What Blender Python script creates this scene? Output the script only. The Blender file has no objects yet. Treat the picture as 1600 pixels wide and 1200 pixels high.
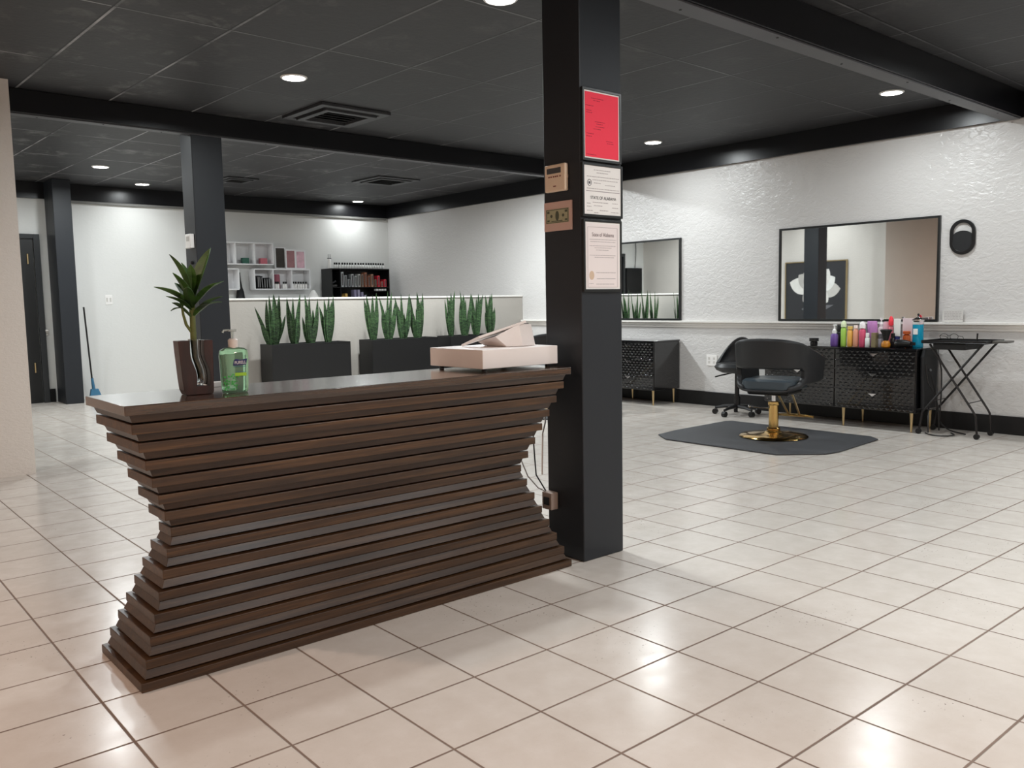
import bpy, bmesh, math, random
from mathutils import Vector, Matrix

random.seed(7)
SC = bpy.context.scene
COL = SC.collection
K = 0.88          # metres per survey unit (the floor tile pitch is 0.35 units = 0.308 m)
PI = math.pi
R = math.radians

# ------------------------------------------------------------------ camera
cd = bpy.data.cameras.new('camera')
cam = bpy.data.objects.new('camera', cd)
COL.objects.link(cam)
cd.sensor_fit = 'HORIZONTAL'
cd.sensor_width = 36.0
cd.lens = 36.0 * 1338.2 / 1600.0
cd.clip_start = 0.05
cd.clip_end = 100
CR = Vector((0.76030231, -0.6493195, -0.01801637))
CU = Vector((0.07563809, 0.06095097, 0.99527075))
CF = Vector((0.64515059, 0.75806937, -0.09545445))
m = Matrix((CR, CU, -CF)).transposed().to_4x4()
m.translation = Vector((0, 0, 1.324575 * K))
cam.matrix_world = m
SC.camera = cam

# ------------------------------------------------------------------ world / exposure
w = bpy.data.worlds.new('world')
SC.world = w
w.use_nodes = True
w.node_tree.nodes['Background'].inputs[0].default_value = (0.9, 0.95, 1, 1)
w.node_tree.nodes['Background'].inputs[1].default_value = 0.02
SC.view_settings.view_transform = 'Standard'
SC.view_settings.look = 'None'
SC.view_settings.gamma = 1
SC.view_settings.use_curve_mapping = False
SC.view_settings.exposure = 0.0
SC.cycles.max_bounces = 10
SC.cycles.diffuse_bounces = 5
SC.cycles.glossy_bounces = 4
SC.cycles.transmission_bounces = 8
SC.cycles.sample_clamp_indirect = 6
SC.cycles.caustics_reflective = False
SC.cycles.caustics_refractive = False
SC.cycles.use_denoising = True

CZ = 3.13         # ceiling height (units)
XR = 8.72         # right wall
YB = 13.73        # back wall
# ceiling downlights, unseen ones mostly added as fill: x, y, colour, watts
COOL = (0.93, 0.985, 1.0)
WARM_FILL = (1.0, 0.72, 0.58)
PW = 30
LIGHTS = [
    (3.25, 6.42, COOL, PW), (7.72, 3.76, COOL, PW * .62), (7.82, 6.60, COOL, PW * .66),
    (3.25, 11.80, COOL, PW * 1.25), (4.17, 13.12, COOL, PW * .26), (7.88, 13.34, COOL, PW * .25),
    (3.42, 4.06, COOL, PW),
    (7.2, 8.95, COOL, PW * 2.0), (5.5, 8.95, COOL, PW * 2.6), (2.3, 8.95, COOL, PW * .5),  # first two are unseen, added to brighten the rear room
    (7.7, 1.9, COOL, PW * .66), (7.6, -0.9, COOL, PW * .8), (3.4, 0.9, COOL, PW * 1.2), (3.4, -1.8, COOL, PW),
    (-1.2, 4.3, WARM_FILL, PW * 1.4), (-1.2, 1.4, WARM_FILL, PW * .6), (-1.2, -1.4, WARM_FILL, PW * 1.0), (1.1, -0.9, WARM_FILL, PW * 1.7),  # unseen warm lamps, added as fill from the left and behind
    (5.6, 0.9, COOL, PW * .8), (5.6, -1.8, COOL, PW * .8), (2.1, 11.6, COOL, PW * .6),  # unseen fill lamps, added in the near middle and rear left
]

# ================================================================== materials
def lin(h):
    if isinstance(h, str):
        h = h.lstrip('#')
        c = [int(h[i:i + 2], 16) / 255 for i in (0, 2, 4)]
    else:
        c = [v / 255 for v in h]
    return tuple((v / 12.92 if v <= 0.04045 else ((v + 0.055) / 1.055) ** 2.4) for v in c) + (1,)

MATS = {}
def mat(name, col, rough=0.5, metal=0.0, spec=0.5, trans=0.0, ior=1.45, alpha=1.0,
        var=0.0, vscale=8.0, bump=0.0, bscale=60.0, bdist=0.002, coat=0.0, stretch=None):
    if name in MATS:
        return MATS[name]
    M = bpy.data.materials.new(name)
    M.use_nodes = True
    nt = M.node_tree
    b = nt.nodes['Principled BSDF']
    c = lin(col)
    b.inputs['Base Color'].default_value = c
    b.inputs['Roughness'].default_value = rough
    b.inputs['Metallic'].default_value = metal
    b.inputs['Specular IOR Level'].default_value = spec
    b.inputs['IOR'].default_value = ior
    b.inputs['Transmission Weight'].default_value = trans
    b.inputs['Alpha'].default_value = alpha
    b.inputs['Coat Weight'].default_value = coat
    tc = nt.nodes.new('ShaderNodeTexCoord')
    mp = nt.nodes.new('ShaderNodeMapping')
    nt.links.new(tc.outputs['Object'], mp.inputs[0])
    if stretch:
        mp.inputs['Scale'].default_value = stretch
    n = nt.nodes.new('ShaderNodeTexNoise')
    n.inputs['Scale'].default_value = vscale
    n.inputs['Detail'].default_value = 5
    nt.links.new(mp.outputs[0], n.inputs['Vector'])
    v = max(var, 0.03)
    mx = nt.nodes.new('ShaderNodeMix')
    mx.data_type = 'RGBA'
    mx.inputs[6].default_value = tuple(x * (1 - v) for x in c[:3]) + (1,)
    mx.inputs[7].default_value = tuple(min(1, x * (1 + v)) for x in c[:3]) + (1,)
    nt.links.new(n.outputs[0], mx.inputs[0])
    nt.links.new(mx.outputs[2], b.inputs['Base Color'])
    if bump:
        n2 = nt.nodes.new('ShaderNodeTexNoise')
        n2.inputs['Scale'].default_value = bscale
        n2.inputs['Detail'].default_value = 3
        nt.links.new(mp.outputs[0], n2.inputs['Vector'])
        bp = nt.nodes.new('ShaderNodeBump')
        bp.inputs['Strength'].default_value = bump
        bp.inputs['Distance'].default_value = bdist
        nt.links.new(n2.outputs[0], bp.inputs['Height'])
        nt.links.new(bp.outputs[0], b.inputs['Normal'])
    MATS[name] = M
    return M

def N(nt, t, **kw):
    n = nt.nodes.new(t)
    for k, v in kw.items():
        setattr(n, k, v)
    return n

def math_node(nt, op, a, b=None, c=None):
    n = nt.nodes.new('ShaderNodeMath')
    n.operation = op
    for i, x in enumerate((a, b, c)):
        if x is None:
            continue
        if isinstance(x, (int, float)):
            n.inputs[i].default_value = x
        else:
            nt.links.new(x, n.inputs[i])
    return n.outputs[0]

def mixc(nt, f, a, b, blend='MIX'):
    n = nt.nodes.new('ShaderNodeMix')
    n.data_type = 'RGBA'
    n.blend_type = blend
    for i, x in ((0, f), (6, a), (7, b)):
        if isinstance(x, (int, float, tuple)):
            n.inputs[i].default_value = x
        else:
            nt.links.new(x, n.inputs[i])
    return n.outputs[2]

def noise(nt, vec, scale, detail=4, rough=.5, dist=0):
    n = nt.nodes.new('ShaderNodeTexNoise')
    n.inputs['Scale'].default_value = scale
    n.inputs['Detail'].default_value = detail
    n.inputs['Roughness'].default_value = rough
    n.inputs['Distortion'].default_value = dist
    nt.links.new(vec, n.inputs['Vector'])
    return n.outputs[0]

def ramp(nt, f, stops):
    n = nt.nodes.new('ShaderNodeValToRGB')
    while len(n.color_ramp.elements) < len(stops):
        n.color_ramp.elements.new(0.5)
    for e, (p, c) in zip(n.color_ramp.elements, stops):
        e.position = p
        e.color = c if isinstance(c, tuple) else (c, c, c, 1)
    nt.links.new(f, n.inputs[0])
    return n.outputs[0]

def floor_material():
    M = bpy.data.materials.new('ceramic_tile')
    M.use_nodes = True
    nt = M.node_tree
    b = nt.nodes['Principled BSDF']
    tc = N(nt, 'ShaderNodeTexCoord')
    sx = N(nt, 'ShaderNodeSeparateXYZ')
    nt.links.new(tc.outputs['Object'], sx.inputs[0])
    P = 0.35 * K
    ux = math_node(nt, 'DIVIDE', math_node(nt, 'SUBTRACT', sx.outputs[0], 0.7337 * K), P)
    uy = math_node(nt, 'DIVIDE', math_node(nt, 'SUBTRACT', sx.outputs[1], 2.6816 * K), P)
    def edge(u):
        fr = math_node(nt, 'FRACT', u)
        return math_node(nt, 'MINIMUM', fr, math_node(nt, 'SUBTRACT', 1.0, fr))
    d = math_node(nt, 'MINIMUM', edge(ux), edge(uy))
    wob = noise(nt, tc.outputs['Object'], 40, 2)
    d2 = math_node(nt, 'ADD', d, math_node(nt, 'MULTIPLY', math_node(nt, 'SUBTRACT', wob, .5), 0.004))
    g = N(nt, 'ShaderNodeMapRange')
    g.inputs['From Min'].default_value = 0.008
    g.inputs['From Max'].default_value = 0.015
    nt.links.new(d2, g.inputs[0])            # 0 in grout, 1 on tile
    cv = N(nt, 'ShaderNodeCombineXYZ')
    nt.links.new(math_node(nt, 'FLOOR', ux), cv.inputs[0])
    nt.links.new(math_node(nt, 'FLOOR', uy), cv.inputs[1])
    wn = N(nt, 'ShaderNodeTexWhiteNoise')
    wn.noise_dimensions = '2D'
    nt.links.new(cv.outputs[0], wn.inputs['Vector'])
    mott = noise(nt, tc.outputs['Object'], 9, 8, .65)
    tile = ramp(nt, mott, [(0.25, lin('#c8c0b7')), (0.55, lin('#cec7bf')), (0.8, lin('#d4cec7'))])
    tile = mixc(nt, math_node(nt, 'MULTIPLY', wn.outputs[0], .16), tile, lin('#b5aca2'))
    speck = noise(nt, tc.outputs['Object'], 260, 2, .6)
    tile = mixc(nt, ramp(nt, speck, [(0.66, 0.0), (0.74, .35)]), tile, lin('#9a8a7c'))
    chip = noise(nt, tc.outputs['Object'], 95, 1, .5)
    area = noise(nt, tc.outputs['Object'], 1.7, 2, .5)
    cm = math_node(nt, 'MULTIPLY', ramp(nt, chip, [(0.715, 0.0), (0.73, .8)]), ramp(nt, area, [(0.55, 0.0), (0.62, 1.0)]))
    tile = mixc(nt, cm, tile, lin('#5f5046'))
    gr = mixc(nt, noise(nt, tc.outputs['Object'], 3, 3), lin('#5f4d43'), lin('#8a786b'))
    nt.links.new(mixc(nt, g.outputs[0], gr, tile), b.inputs['Base Color'])
    ro = math_node(nt, 'ADD', 0.10, math_node(nt, 'MULTIPLY', mott, 0.24))
    ro = math_node(nt, 'ADD', math_node(nt, 'MULTIPLY', ro, g.outputs[0]), math_node(nt, 'MULTIPLY', math_node(nt, 'SUBTRACT', 1.0, g.outputs[0]), .8))
    nt.links.new(ro, b.inputs['Roughness'])
    b.inputs['Specular IOR Level'].default_value = 0.5
    bp = N(nt, 'ShaderNodeBump')
    bp.inputs['Strength'].default_value = 0.55
    bp.inputs['Distance'].default_value = 0.004
    hsum = math_node(nt, 'ADD', g.outputs[0], math_node(nt, 'MULTIPLY', noise(nt, tc.outputs['Object'], 22, 4, .6), 0.10))
    nt.links.new(hsum, bp.inputs['Height'])
    nt.links.new(bp.outputs[0], b.inputs['Normal'])
    return M

def ceiling_material():
    M = bpy.data.materials.new('black_ceiling_tile')
    M.use_nodes = True
    nt = M.node_tree
    b = nt.nodes['Principled BSDF']
    tc = N(nt, 'ShaderNodeTexCoord')
    mp = N(nt, 'ShaderNodeMapping')
    mp.vector_type = 'TEXTURE'
    mp.inputs['Location'].default_value = (1.672 * K, 5.575 * K, 0)
    mp.inputs['Rotation'].default_value = (0, 0, R(1.6))
    mp.inputs['Scale'].default_value = (0.722 * K, 1.412 * K, 1)
    nt.links.new(tc.outputs['Object'], mp.inputs[0])
    sx = N(nt, 'ShaderNodeSeparateXYZ')
    nt.links.new(mp.outputs[0], sx.inputs[0])
    def dist(u, s):
        fr = math_node(nt, 'FRACT', math_node(nt, 'ADD', u, 0.5))
        return math_node(nt, 'MULTIPLY', math_node(nt, 'SUBTRACT', fr, 0.5), s)   # signed metres from a line
    dx = dist(sx.outputs[0], 0.722 * K)
    dy = dist(sx.outputs[1], 1.412 * K)
    ax = math_node(nt, 'ABSOLUTE', dx)
    ay = math_node(nt, 'ABSOLUTE', dy)
    d = math_node(nt, 'MINIMUM', ax, ay)
    def band(u, lo, hi):
        return math_node(nt, 'MULTIPLY', math_node(nt, 'GREATER_THAN', u, lo), math_node(nt, 'LESS_THAN', u, hi))
    gap = math_node(nt, 'MAXIMUM', band(dx, -0.013, -0.003), band(dy, -0.013, -0.003))
    lit_bar = math_node(nt, 'MAXIMUM', band(dx, -0.003, 0.012), band(dy, -0.003, 0.010))  # grid bar: lit grey edge painted beside the gap, whitish where scuffed
    n1 = noise(nt, tc.outputs['Object'], 1.3, 6, .6)
    n2 = noise(nt, tc.outputs['Object'], 5.0, 6, .7, .6)
    cv = N(nt, 'ShaderNodeCombineXYZ')
    nt.links.new(math_node(nt, 'FLOOR', sx.outputs[0]), cv.inputs[0])
    nt.links.new(math_node(nt, 'FLOOR', sx.outputs[1]), cv.inputs[1])
    wn = N(nt, 'ShaderNodeTexWhiteNoise')
    wn.noise_dimensions = '2D'
    nt.links.new(cv.outputs[0], wn.inputs['Vector'])
    so = N(nt, 'ShaderNodeSeparateXYZ')
    nt.links.new(tc.outputs['Object'], so.inputs[0])
    dirty = math_node(nt, 'MAXIMUM', ramp(nt, math_node(nt, 'DIVIDE', so.outputs[1], 12.0), [(0.57, 0.0), (0.60, 1.0)]),
                      ramp(nt, math_node(nt, 'DIVIDE', so.outputs[0], 4.0), [(0.50, 1.0), (0.62, 0.0)]))
    dirty = math_node(nt, 'ADD', math_node(nt, 'MULTIPLY', dirty, .75), .25)
    n3 = noise(nt, tc.outputs['Object'], 2.2, 5, .6)
    scuff = math_node(nt, 'MULTIPLY', ramp(nt, n2, [(0.46, 0.0), (0.72, 1.0)]), ramp(nt, n3, [(0.50, 0.0), (0.64, 1.0)]))
    scuff = math_node(nt, 'MULTIPLY', scuff, dirty)
    base = mixc(nt, math_node(nt, 'MULTIPLY', wn.outputs[0], .5), lin('#29292b'), lin('#313133'))
    base = mixc(nt, math_node(nt, 'MULTIPLY', scuff, .6), base, lin('#8b8b8a'))
    base = mixc(nt, lit_bar, base, mixc(nt, math_node(nt, 'MULTIPLY', ramp(nt, n1, [(0.42, 0.0), (0.6, 1.0)]), dirty), lin('#3f3f42'), lin('#a5a5a6')))
    base = mixc(nt, gap, base, lin('#050506'))
    nt.links.new(base, b.inputs['Base Color'])
    b.inputs['Roughness'].default_value = 0.55
    b.inputs['Specular IOR Level'].default_value = 0.35
    bp = N(nt, 'ShaderNodeBump')
    bp.inputs['Strength'].default_value = 0.35
    bp.inputs['Distance'].default_value = 0.004
    nt.links.new(noise(nt, tc.outputs['Object'], 30, 4), bp.inputs['Height'])
    nt.links.new(bp.outputs[0], b.inputs['Normal'])
    return M

def plaster_material(name, col, strength=.5, scale=16, rough=.32, dist=.006):
    M = bpy.data.materials.new(name)
    M.use_nodes = True
    nt = M.node_tree
    b = nt.nodes['Principled BSDF']
    tc = N(nt, 'ShaderNodeTexCoord')
    n = noise(nt, tc.outputs['Object'], 2.0, 4)
    c = lin(col)
    nt.links.new(mixc(nt, n, tuple(x * .965 for x in c[:3]) + (1,), c), b.inputs['Base Color'])
    b.inputs['Roughness'].default_value = rough
    b.inputs['Specular IOR Level'].default_value = .5
    mp = N(nt, 'ShaderNodeMapping')
    mp.inputs['Scale'].default_value = (1, 1, 1.7)
    nt.links.new(tc.outputs['Object'], mp.inputs[0])
    h = noise(nt, mp.outputs[0], scale, 5, .55, .8)
    h = ramp(nt, h, [(0.42, 0.0), (0.56, .8), (0.75, 1.0)])
    h2 = math_node(nt, 'ADD', h, math_node(nt, 'MULTIPLY', noise(nt, mp.outputs[0], scale * 4, 3), .35))
    bp = N(nt, 'ShaderNodeBump')
    bp.inputs['Strength'].default_value = strength
    bp.inputs['Distance'].default_value = dist
    nt.links.new(h2, bp.inputs['Height'])
    nt.links.new(bp.outputs[0], b.inputs['Normal'])
    return M

def wood_material(name, c1, c2, c3, axis=(1.2, 22, 30), rough=.38, spec=.5):
    M = bpy.data.materials.new(name)
    M.use_nodes = True
    nt = M.node_tree
    b = nt.nodes['Principled BSDF']
    tc = N(nt, 'ShaderNodeTexCoord')
    mp = N(nt, 'ShaderNodeMapping')
    mp.inputs['Scale'].default_value = axis
    nt.links.new(tc.outputs['Object'], mp.inputs[0])
    n1 = noise(nt, mp.outputs[0], 1.6, 8, .65, 1.2)
    mp2 = N(nt, 'ShaderNodeMapping')
    mp2.inputs['Scale'].default_value = tuple(a * 5 if a > 5 else a * 2.0 for a in axis)
    nt.links.new(tc.outputs['Object'], mp2.inputs[0])
    n2 = noise(nt, mp2.outputs[0], 1.5, 6, .6, .4)
    c = ramp(nt, n1, [(0.3, lin(c1)), (0.52, lin(c2)), (0.72, lin(c3))])
    c = mixc(nt, math_node(nt, 'MULTIPLY', ramp(nt, n2, [(0.45, 0.0), (0.65, 1.0)]), .45), c, lin(c1))
    oi = N(nt, 'ShaderNodeObjectInfo')
    hs_ = N(nt, 'ShaderNodeHueSaturation')
    nt.links.new(math_node(nt, 'ADD', .82, math_node(nt, 'MULTIPLY', oi.outputs['Random'], .42)), hs_.inputs['Value'])
    hs_.inputs['Saturation'].default_value = 1.08
    nt.links.new(c, hs_.inputs['Color'])
    c = hs_.outputs[0]
    nt.links.new(c, b.inputs['Base Color'])
    b.inputs['Roughness'].default_value = rough
    b.inputs['Specular IOR Level'].default_value = spec
    bp = N(nt, 'ShaderNodeBump')
    bp.inputs['Strength'].default_value = 0.15
    bp.inputs['Distance'].default_value = 0.001
    nt.links.new(n2, bp.inputs['Height'])
    nt.links.new(bp.outputs[0], b.inputs['Normal'])
    return M

def leaf_material(name, dark, light, band=26.0, amount=.6):
    M = bpy.data.materials.new(name)
    M.use_nodes = True
    nt = M.node_tree
    b = nt.nodes['Principled BSDF']
    tc = N(nt, 'ShaderNodeTexCoord')
    mp = N(nt, 'ShaderNodeMapping')
    mp.inputs['Scale'].default_value = (.35, .35, 1)
    nt.links.new(tc.outputs['Object'], mp.inputs[0])
    n = noise(nt, mp.outputs[0], band, 4, .6, 1.5)
    c = ramp(nt, n, [(0.4, lin(dark)), (0.6, lin(light))])
    nt.links.new(mixc(nt, amount, lin(dark), c), b.inputs['Base Color'])
    b.inputs['Roughness'].default_value = .5
    b.inputs['Specular IOR Level'].default_value = .35
    return M

def emis(name, col, s):
    M = bpy.data.materials.new(name)
    M.use_nodes = True
    b = M.node_tree.nodes['Principled BSDF']
    b.inputs['Base Color'].default_value = (1, 1, 1, 1)
    b.inputs['Emission Color'].default_value = tuple(col) + (1,)
    b.inputs['Emission Strength'].default_value = s
    return M

M_FLOOR = floor_material()
M_CEIL = ceiling_material()
M_WALL_T = plaster_material('textured_white_plaster', '#cfcdcb', .34, 17, .27, .006)
M_WALL_S = plaster_material('smooth_white_wall', '#dbdbd8', .12, 20, .45, .003)
M_WALL_P = plaster_material('orange_peel_cream_wall', '#dcd6cf', .3, 34, .45, .003)
M_BLACK = mat('black_satin_paint', '#232427', .38, spec=.45, var=.08, vscale=3, bump=.15, bscale=90)
M_BEAM = mat('black_beam_paint', '#111114', .3, spec=.5, bump=.1, bscale=60)
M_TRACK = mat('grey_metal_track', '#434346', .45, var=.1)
M_PILLAR = mat('charcoal_pillar_paint', '#212429', .45, spec=.45, var=.06, vscale=2, bump=.12, bscale=80)
M_BASEB = mat('black_baseboard_paint', '#151516', .4, spec=.4)
M_TRIMW = mat('white_gloss_trim', '#e4e1dc', .3)
M_DESK = wood_material('walnut_plank', '#26180f', '#45301f', '#624730', (1.1, 24, 26), .36)
M_DESKD = wood_material('walnut_spacer', '#241810', '#3c2b1f', '#53402f', (1.1, 24, 26), .30)
M_GOLD = mat('polished_gold', '#cfac6e', .14, 1.0)
M_GOLDS = mat('brushed_pale_gold', '#d0b88c', .32, 1.0)
M_CHROME = mat('chrome', '#d5d6d8', .12, 1.0)
M_BLKL = mat('black_upholstery', '#1d1e20', .42, spec=.5, var=.1, bump=.25, bscale=140, bdist=.001)
M_BLKP = mat('black_plastic', '#121213', .35)
M_BLKLAQ = mat('black_lacquer', '#0b0b0d', .2, coat=.8)
M_BLKMAT = mat('black_matte', '#161617', .6)
M_MATTE = mat('charcoal_foam_mat', '#3b3c3f', .62, var=.06, bump=.3, bscale=200, bdist=.001)
M_WHITE = mat('white_plastic', '#eceae7', .35)
M_WHITE2 = mat('white_laminate', '#e4e4e5', .4)
M_MIRROR = mat('mirror_silver', '#eff2f2', .015, 1.0)
M_SNAKE = leaf_material('snake_plant_leaf', '#16261a', '#48663f', 60, .9)
M_DRAC = leaf_material('dracaena_leaf', '#1a3013', '#48702a', 9, .8)
M_GLASS = mat('clear_glass', '#f4f7f7', .02, trans=1.0, ior=1.45)
M_PAPER = mat('white_paper', '#e9e6e3', .6)
M_PAPERP = mat('ivory_certificate_paper', '#e6dcda', .5)
M_INK = mat('grey_ink', '#55545a', .7)
M_INKL = mat('light_grey_ink', '#a39b9c', .7)
M_RED = mat('red_licence_paper', '#f0304a', .55)
M_REDINK = mat('dark_red_ink', '#a51c34', .7)
M_FRAMEB = mat('black_frame', '#1b1d1d', .3)

# ================================================================== mesh builder (survey units)
class MB:
    def __init__(s):
        s.v = []; s.f = []
    def add(s, vs, fs):
        o = len(s.v)
        s.v += [Vector(p) for p in vs]
        s.f += [tuple(i + o for i in f) for f in fs]
        return s
    def box(s, x0, y0, z0, x1, y1, z1):
        x0, x1 = min(x0, x1), max(x0, x1); y0, y1 = min(y0, y1), max(y0, y1); z0, z1 = min(z0, z1), max(z0, z1)
        return s.add([(x0, y0, z0), (x1, y0, z0), (x1, y1, z0), (x0, y1, z0), (x0, y0, z1), (x1, y0, z1), (x1, y1, z1), (x0, y1, z1)],
                     [(0, 3, 2, 1), (4, 5, 6, 7), (0, 1, 5, 4), (1, 2, 6, 5), (2, 3, 7, 6), (3, 0, 4, 7)])
    def frust(s, b, t, z0, z1):
        (x0, y0, x1, y1), (a0, b0, a1, b1) = b, t
        return s.add([(x0, y0, z0), (x1, y0, z0), (x1, y1, z0), (x0, y1, z0), (a0, b0, z1), (a1, b0, z1), (a1, b1, z1), (a0, b1, z1)],
                     [(0, 3, 2, 1), (4, 5, 6, 7), (0, 1, 5, 4), (1, 2, 6, 5), (2, 3, 7, 6), (3, 0, 4, 7)])
    def obox(s, c, size, rot=None, x=None):
        hx, hy, hz = size[0] / 2, size[1] / 2, size[2] / 2
        m = rot if rot is not None else Matrix.Identity(3)
        c = Vector(c)
        vs = [c + m @ Vector((a * hx, b * hy, d * hz)) for d in (-1, 1) for a, b in ((-1, -1), (1, -1), (1, 1), (-1, 1))]
        return s.add(vs, [(0, 3, 2, 1), (4, 5, 6, 7), (0, 1, 5, 4), (1, 2, 6, 5), (2, 3, 7, 6), (3, 0, 4, 7)])
    def prism(s, pts, o, ex, ey, ez):
        """polygon pts (a,b) -> o+a*ex+b*ey, extruded by ez"""
        o, ex, ey, ez = map(Vector, (o, ex, ey, ez))
        n = len(pts)
        lo = [o + ex * a + ey * b for a, b in pts]
        s.add(lo + [p + ez for p in lo], [tuple(range(n - 1, -1, -1)), tuple(range(n, 2 * n))] +
              [(i, (i + 1) % n, n + (i + 1) % n, n + i) for i in range(n)])
        return s
    def tube(s, pts, r, n=8, closed=False, sy=1.0):
        pts = [Vector(p) for p in pts]
        L = len(pts)
        rs = r if isinstance(r, (list, tuple)) else [r] * L
        rings = []
        up = None
        for i, p in enumerate(pts):
            a = pts[(i - 1) % L] if (closed or i > 0) else p
            b = pts[(i + 1) % L] if (closed or i < L - 1) else p
            t = (b - a).normalized()
            if up is None:
                up = Vector((0, 0, 1)) if abs(t.z) < .9 else Vector((0, 1, 0))
            x = up.cross(t)
            if x.length < 1e-5:
                x = Vector((1, 0, 0)).cross(t)
            x.normalize()
            y = t.cross(x).normalized()
            up = y
            rings.append([p + (x * math.cos(2 * PI * k / n) + y * sy * math.sin(2 * PI * k / n)) * rs[i] for k in range(n)])
        vs = [q for rg in rings for q in rg]
        fs = []
        for i in range(L if closed else L - 1):
            j = (i + 1) % L
            for k in range(n):
                k2 = (k + 1) % n
                fs.append((i * n + k, i * n + k2, j * n + k2, j * n + k))
        if not closed:
            fs.append(tuple(range(n - 1, -1, -1)))
            fs.append(tuple((L - 1) * n + k for k in range(n)))
        return s.add(vs, fs)
    def cyl(s, p0, p1, r0, r1=None, n=16):
        return s.tube([p0, p1], [r0, r0 if r1 is None else r1], n)
    def lathe(s, prof, c=(0, 0, 0), n=20, sx=1, sy=1, rot=None):
        c = Vector(c)
        vs = []
        for r, z in prof:
            for k in range(n):
                p = Vector((r * math.cos(2 * PI * k / n) * sx, r * math.sin(2 * PI * k / n) * sy, z))
                if rot is not None:
                    p = rot @ p
                vs.append(c + p)
        L = len(prof)
        fs = [(i * n + k, i * n + (k + 1) % n, (i + 1) * n + (k + 1) % n, (i + 1) * n + k) for i in range(L - 1) for k in range(n)]
        fs.append(tuple(range(n - 1, -1, -1)))
        fs.append(tuple((L - 1) * n + k for k in range(n)))
        return s.add(vs, fs)
    def ball(s, c, r, n=12, m=8):
        r = r if isinstance(r, (tuple, list)) else (r, r, r)
        pr = [(max(1e-4, math.sin(PI * i / m)), -math.cos(PI * i / m)) for i in range(m + 1)]
        c = Vector(c)
        vs = [c + Vector((a * math.cos(2 * PI * k / n) * r[0], a * math.sin(2 * PI * k / n) * r[1], z * r[2])) for a, z in pr for k in range(n)]
        fs = [(i * n + k, i * n + (k + 1) % n, (i + 1) * n + (k + 1) % n, (i + 1) * n + k) for i in range(m) for k in range(n)]
        return s.add(vs, fs)
    def merge(s, o):
        return s.add(o.v, o.f)
    def build(s, name, material, parent=None, at=None, world=False, bevel=0, smooth=False, sub=0,
              label=None, cat=None, group=None, kind=None, seg=2):
        """at: origin (units) of a top-level mesh whose vertices are given in world units"""
        off = Vector((0, 0, 0))
        if at is not None:
            off = Vector(at)
        elif world and parent is not None:
            off = ORIG[parent.name]
        me = bpy.data.meshes.new(name)
        me.from_pydata([((p - off) * K) for p in s.v], [], s.f)
        me.materials.append(material)
        bm = bmesh.new()
        bm.from_mesh(me)
        bmesh.ops.remove_doubles(bm, verts=bm.verts, dist=1e-6)
        bmesh.ops.recalc_face_normals(bm, faces=bm.faces)
        if smooth:
            for f in bm.faces:
                f.smooth = True
            for e in bm.edges:
                if len(e.link_faces) == 2 and e.calc_face_angle(0) > R(38):
                    e.smooth = False
        bm.to_mesh(me)
        bm.free()
        ob = bpy.data.objects.new(name, me)
        COL.objects.link(ob)
        if at is not None:
            ob.location = off * K
        if parent is not None:
            ob.parent = parent
        if bevel:
            b = ob.modifiers.new('bevel', 'BEVEL')
            b.width = bevel * K
            b.segments = seg
            b.limit_method = 'ANGLE'
            b.angle_limit = R(40)
        if sub:
            u = ob.modifiers.new('sub', 'SUBSURF')
            u.levels = sub
            u.render_levels = sub
        if label: ob['label'] = label
        if cat: ob['category'] = cat
        if group: ob['group'] = group
        if kind: ob['kind'] = kind
        return ob

ORIG = {}
def thing(name, label, cat, loc=(0, 0, 0), rz=0, group=None, kind=None):
    o = bpy.data.objects.new(name, None)
    COL.objects.link(o)
    o.empty_display_size = .05
    o.location = Vector(loc) * K
    o.rotation_euler = (0, 0, rz)
    if label: o['label'] = label
    if cat: o['category'] = cat
    if group: o['group'] = group
    if kind: o['kind'] = kind
    ORIG[o.name] = Vector(loc)
    return o

def struct(name, mb, material, parent=None, **kw):
    return mb.build(name, material, parent, kind=None if parent else 'structure', **kw)

def dup(root, loc, rz=0, label=None, group=None):
    def cp(o, parent):
        c = o.copy()
        COL.objects.link(c)
        if parent is not None:
            c.parent = parent
        for ch in [q for q in KIDS.get(o.name, [])]:
            cp(ch, c)
        return c
    if not KIDS:
        pass
    refresh(root)
    c = cp(root, None)
    c.location = Vector(loc) * K
    c.rotation_euler = (0, 0, rz)
    if label: c['label'] = label
    if group: c['group'] = group
    return c

KIDS = {}
def refresh(root):
    todo = [root]
    while todo:
        o = todo.pop()
        ch = [q for q in bpy.data.objects if q.parent is o]
        KIDS[o.name] = ch
        todo += ch

def text_mb(body, size, o, ex, ey, align='CENTER', thick=0.0006, squeeze=1.0):
    """text laid on the plane o+a*ex+b*ey, as geometry"""
    cu = bpy.data.curves.new('tmp', 'FONT')
    cu.body = body
    cu.size = size
    cu.align_x = align
    cu.align_y = 'CENTER'
    ob = bpy.data.objects.new('tmp', cu)
    COL.objects.link(ob)
    dg = bpy.context.evaluated_depsgraph_get()
    me = bpy.data.meshes.new_from_object(ob.evaluated_get(dg))
    o, ex, ey = Vector(o), Vector(ex), Vector(ey)
    n = ex.cross(ey).normalized() * thick
    mb = MB()
    mb.add([o + ex * (v.co.x * squeeze) + ey * v.co.y + n for v in me.vertices], [tuple(p.vertices) for p in me.polygons])
    bpy.data.objects.remove(ob)
    bpy.data.curves.remove(cu)
    bpy.data.meshes.remove(me)
    return mb

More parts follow.
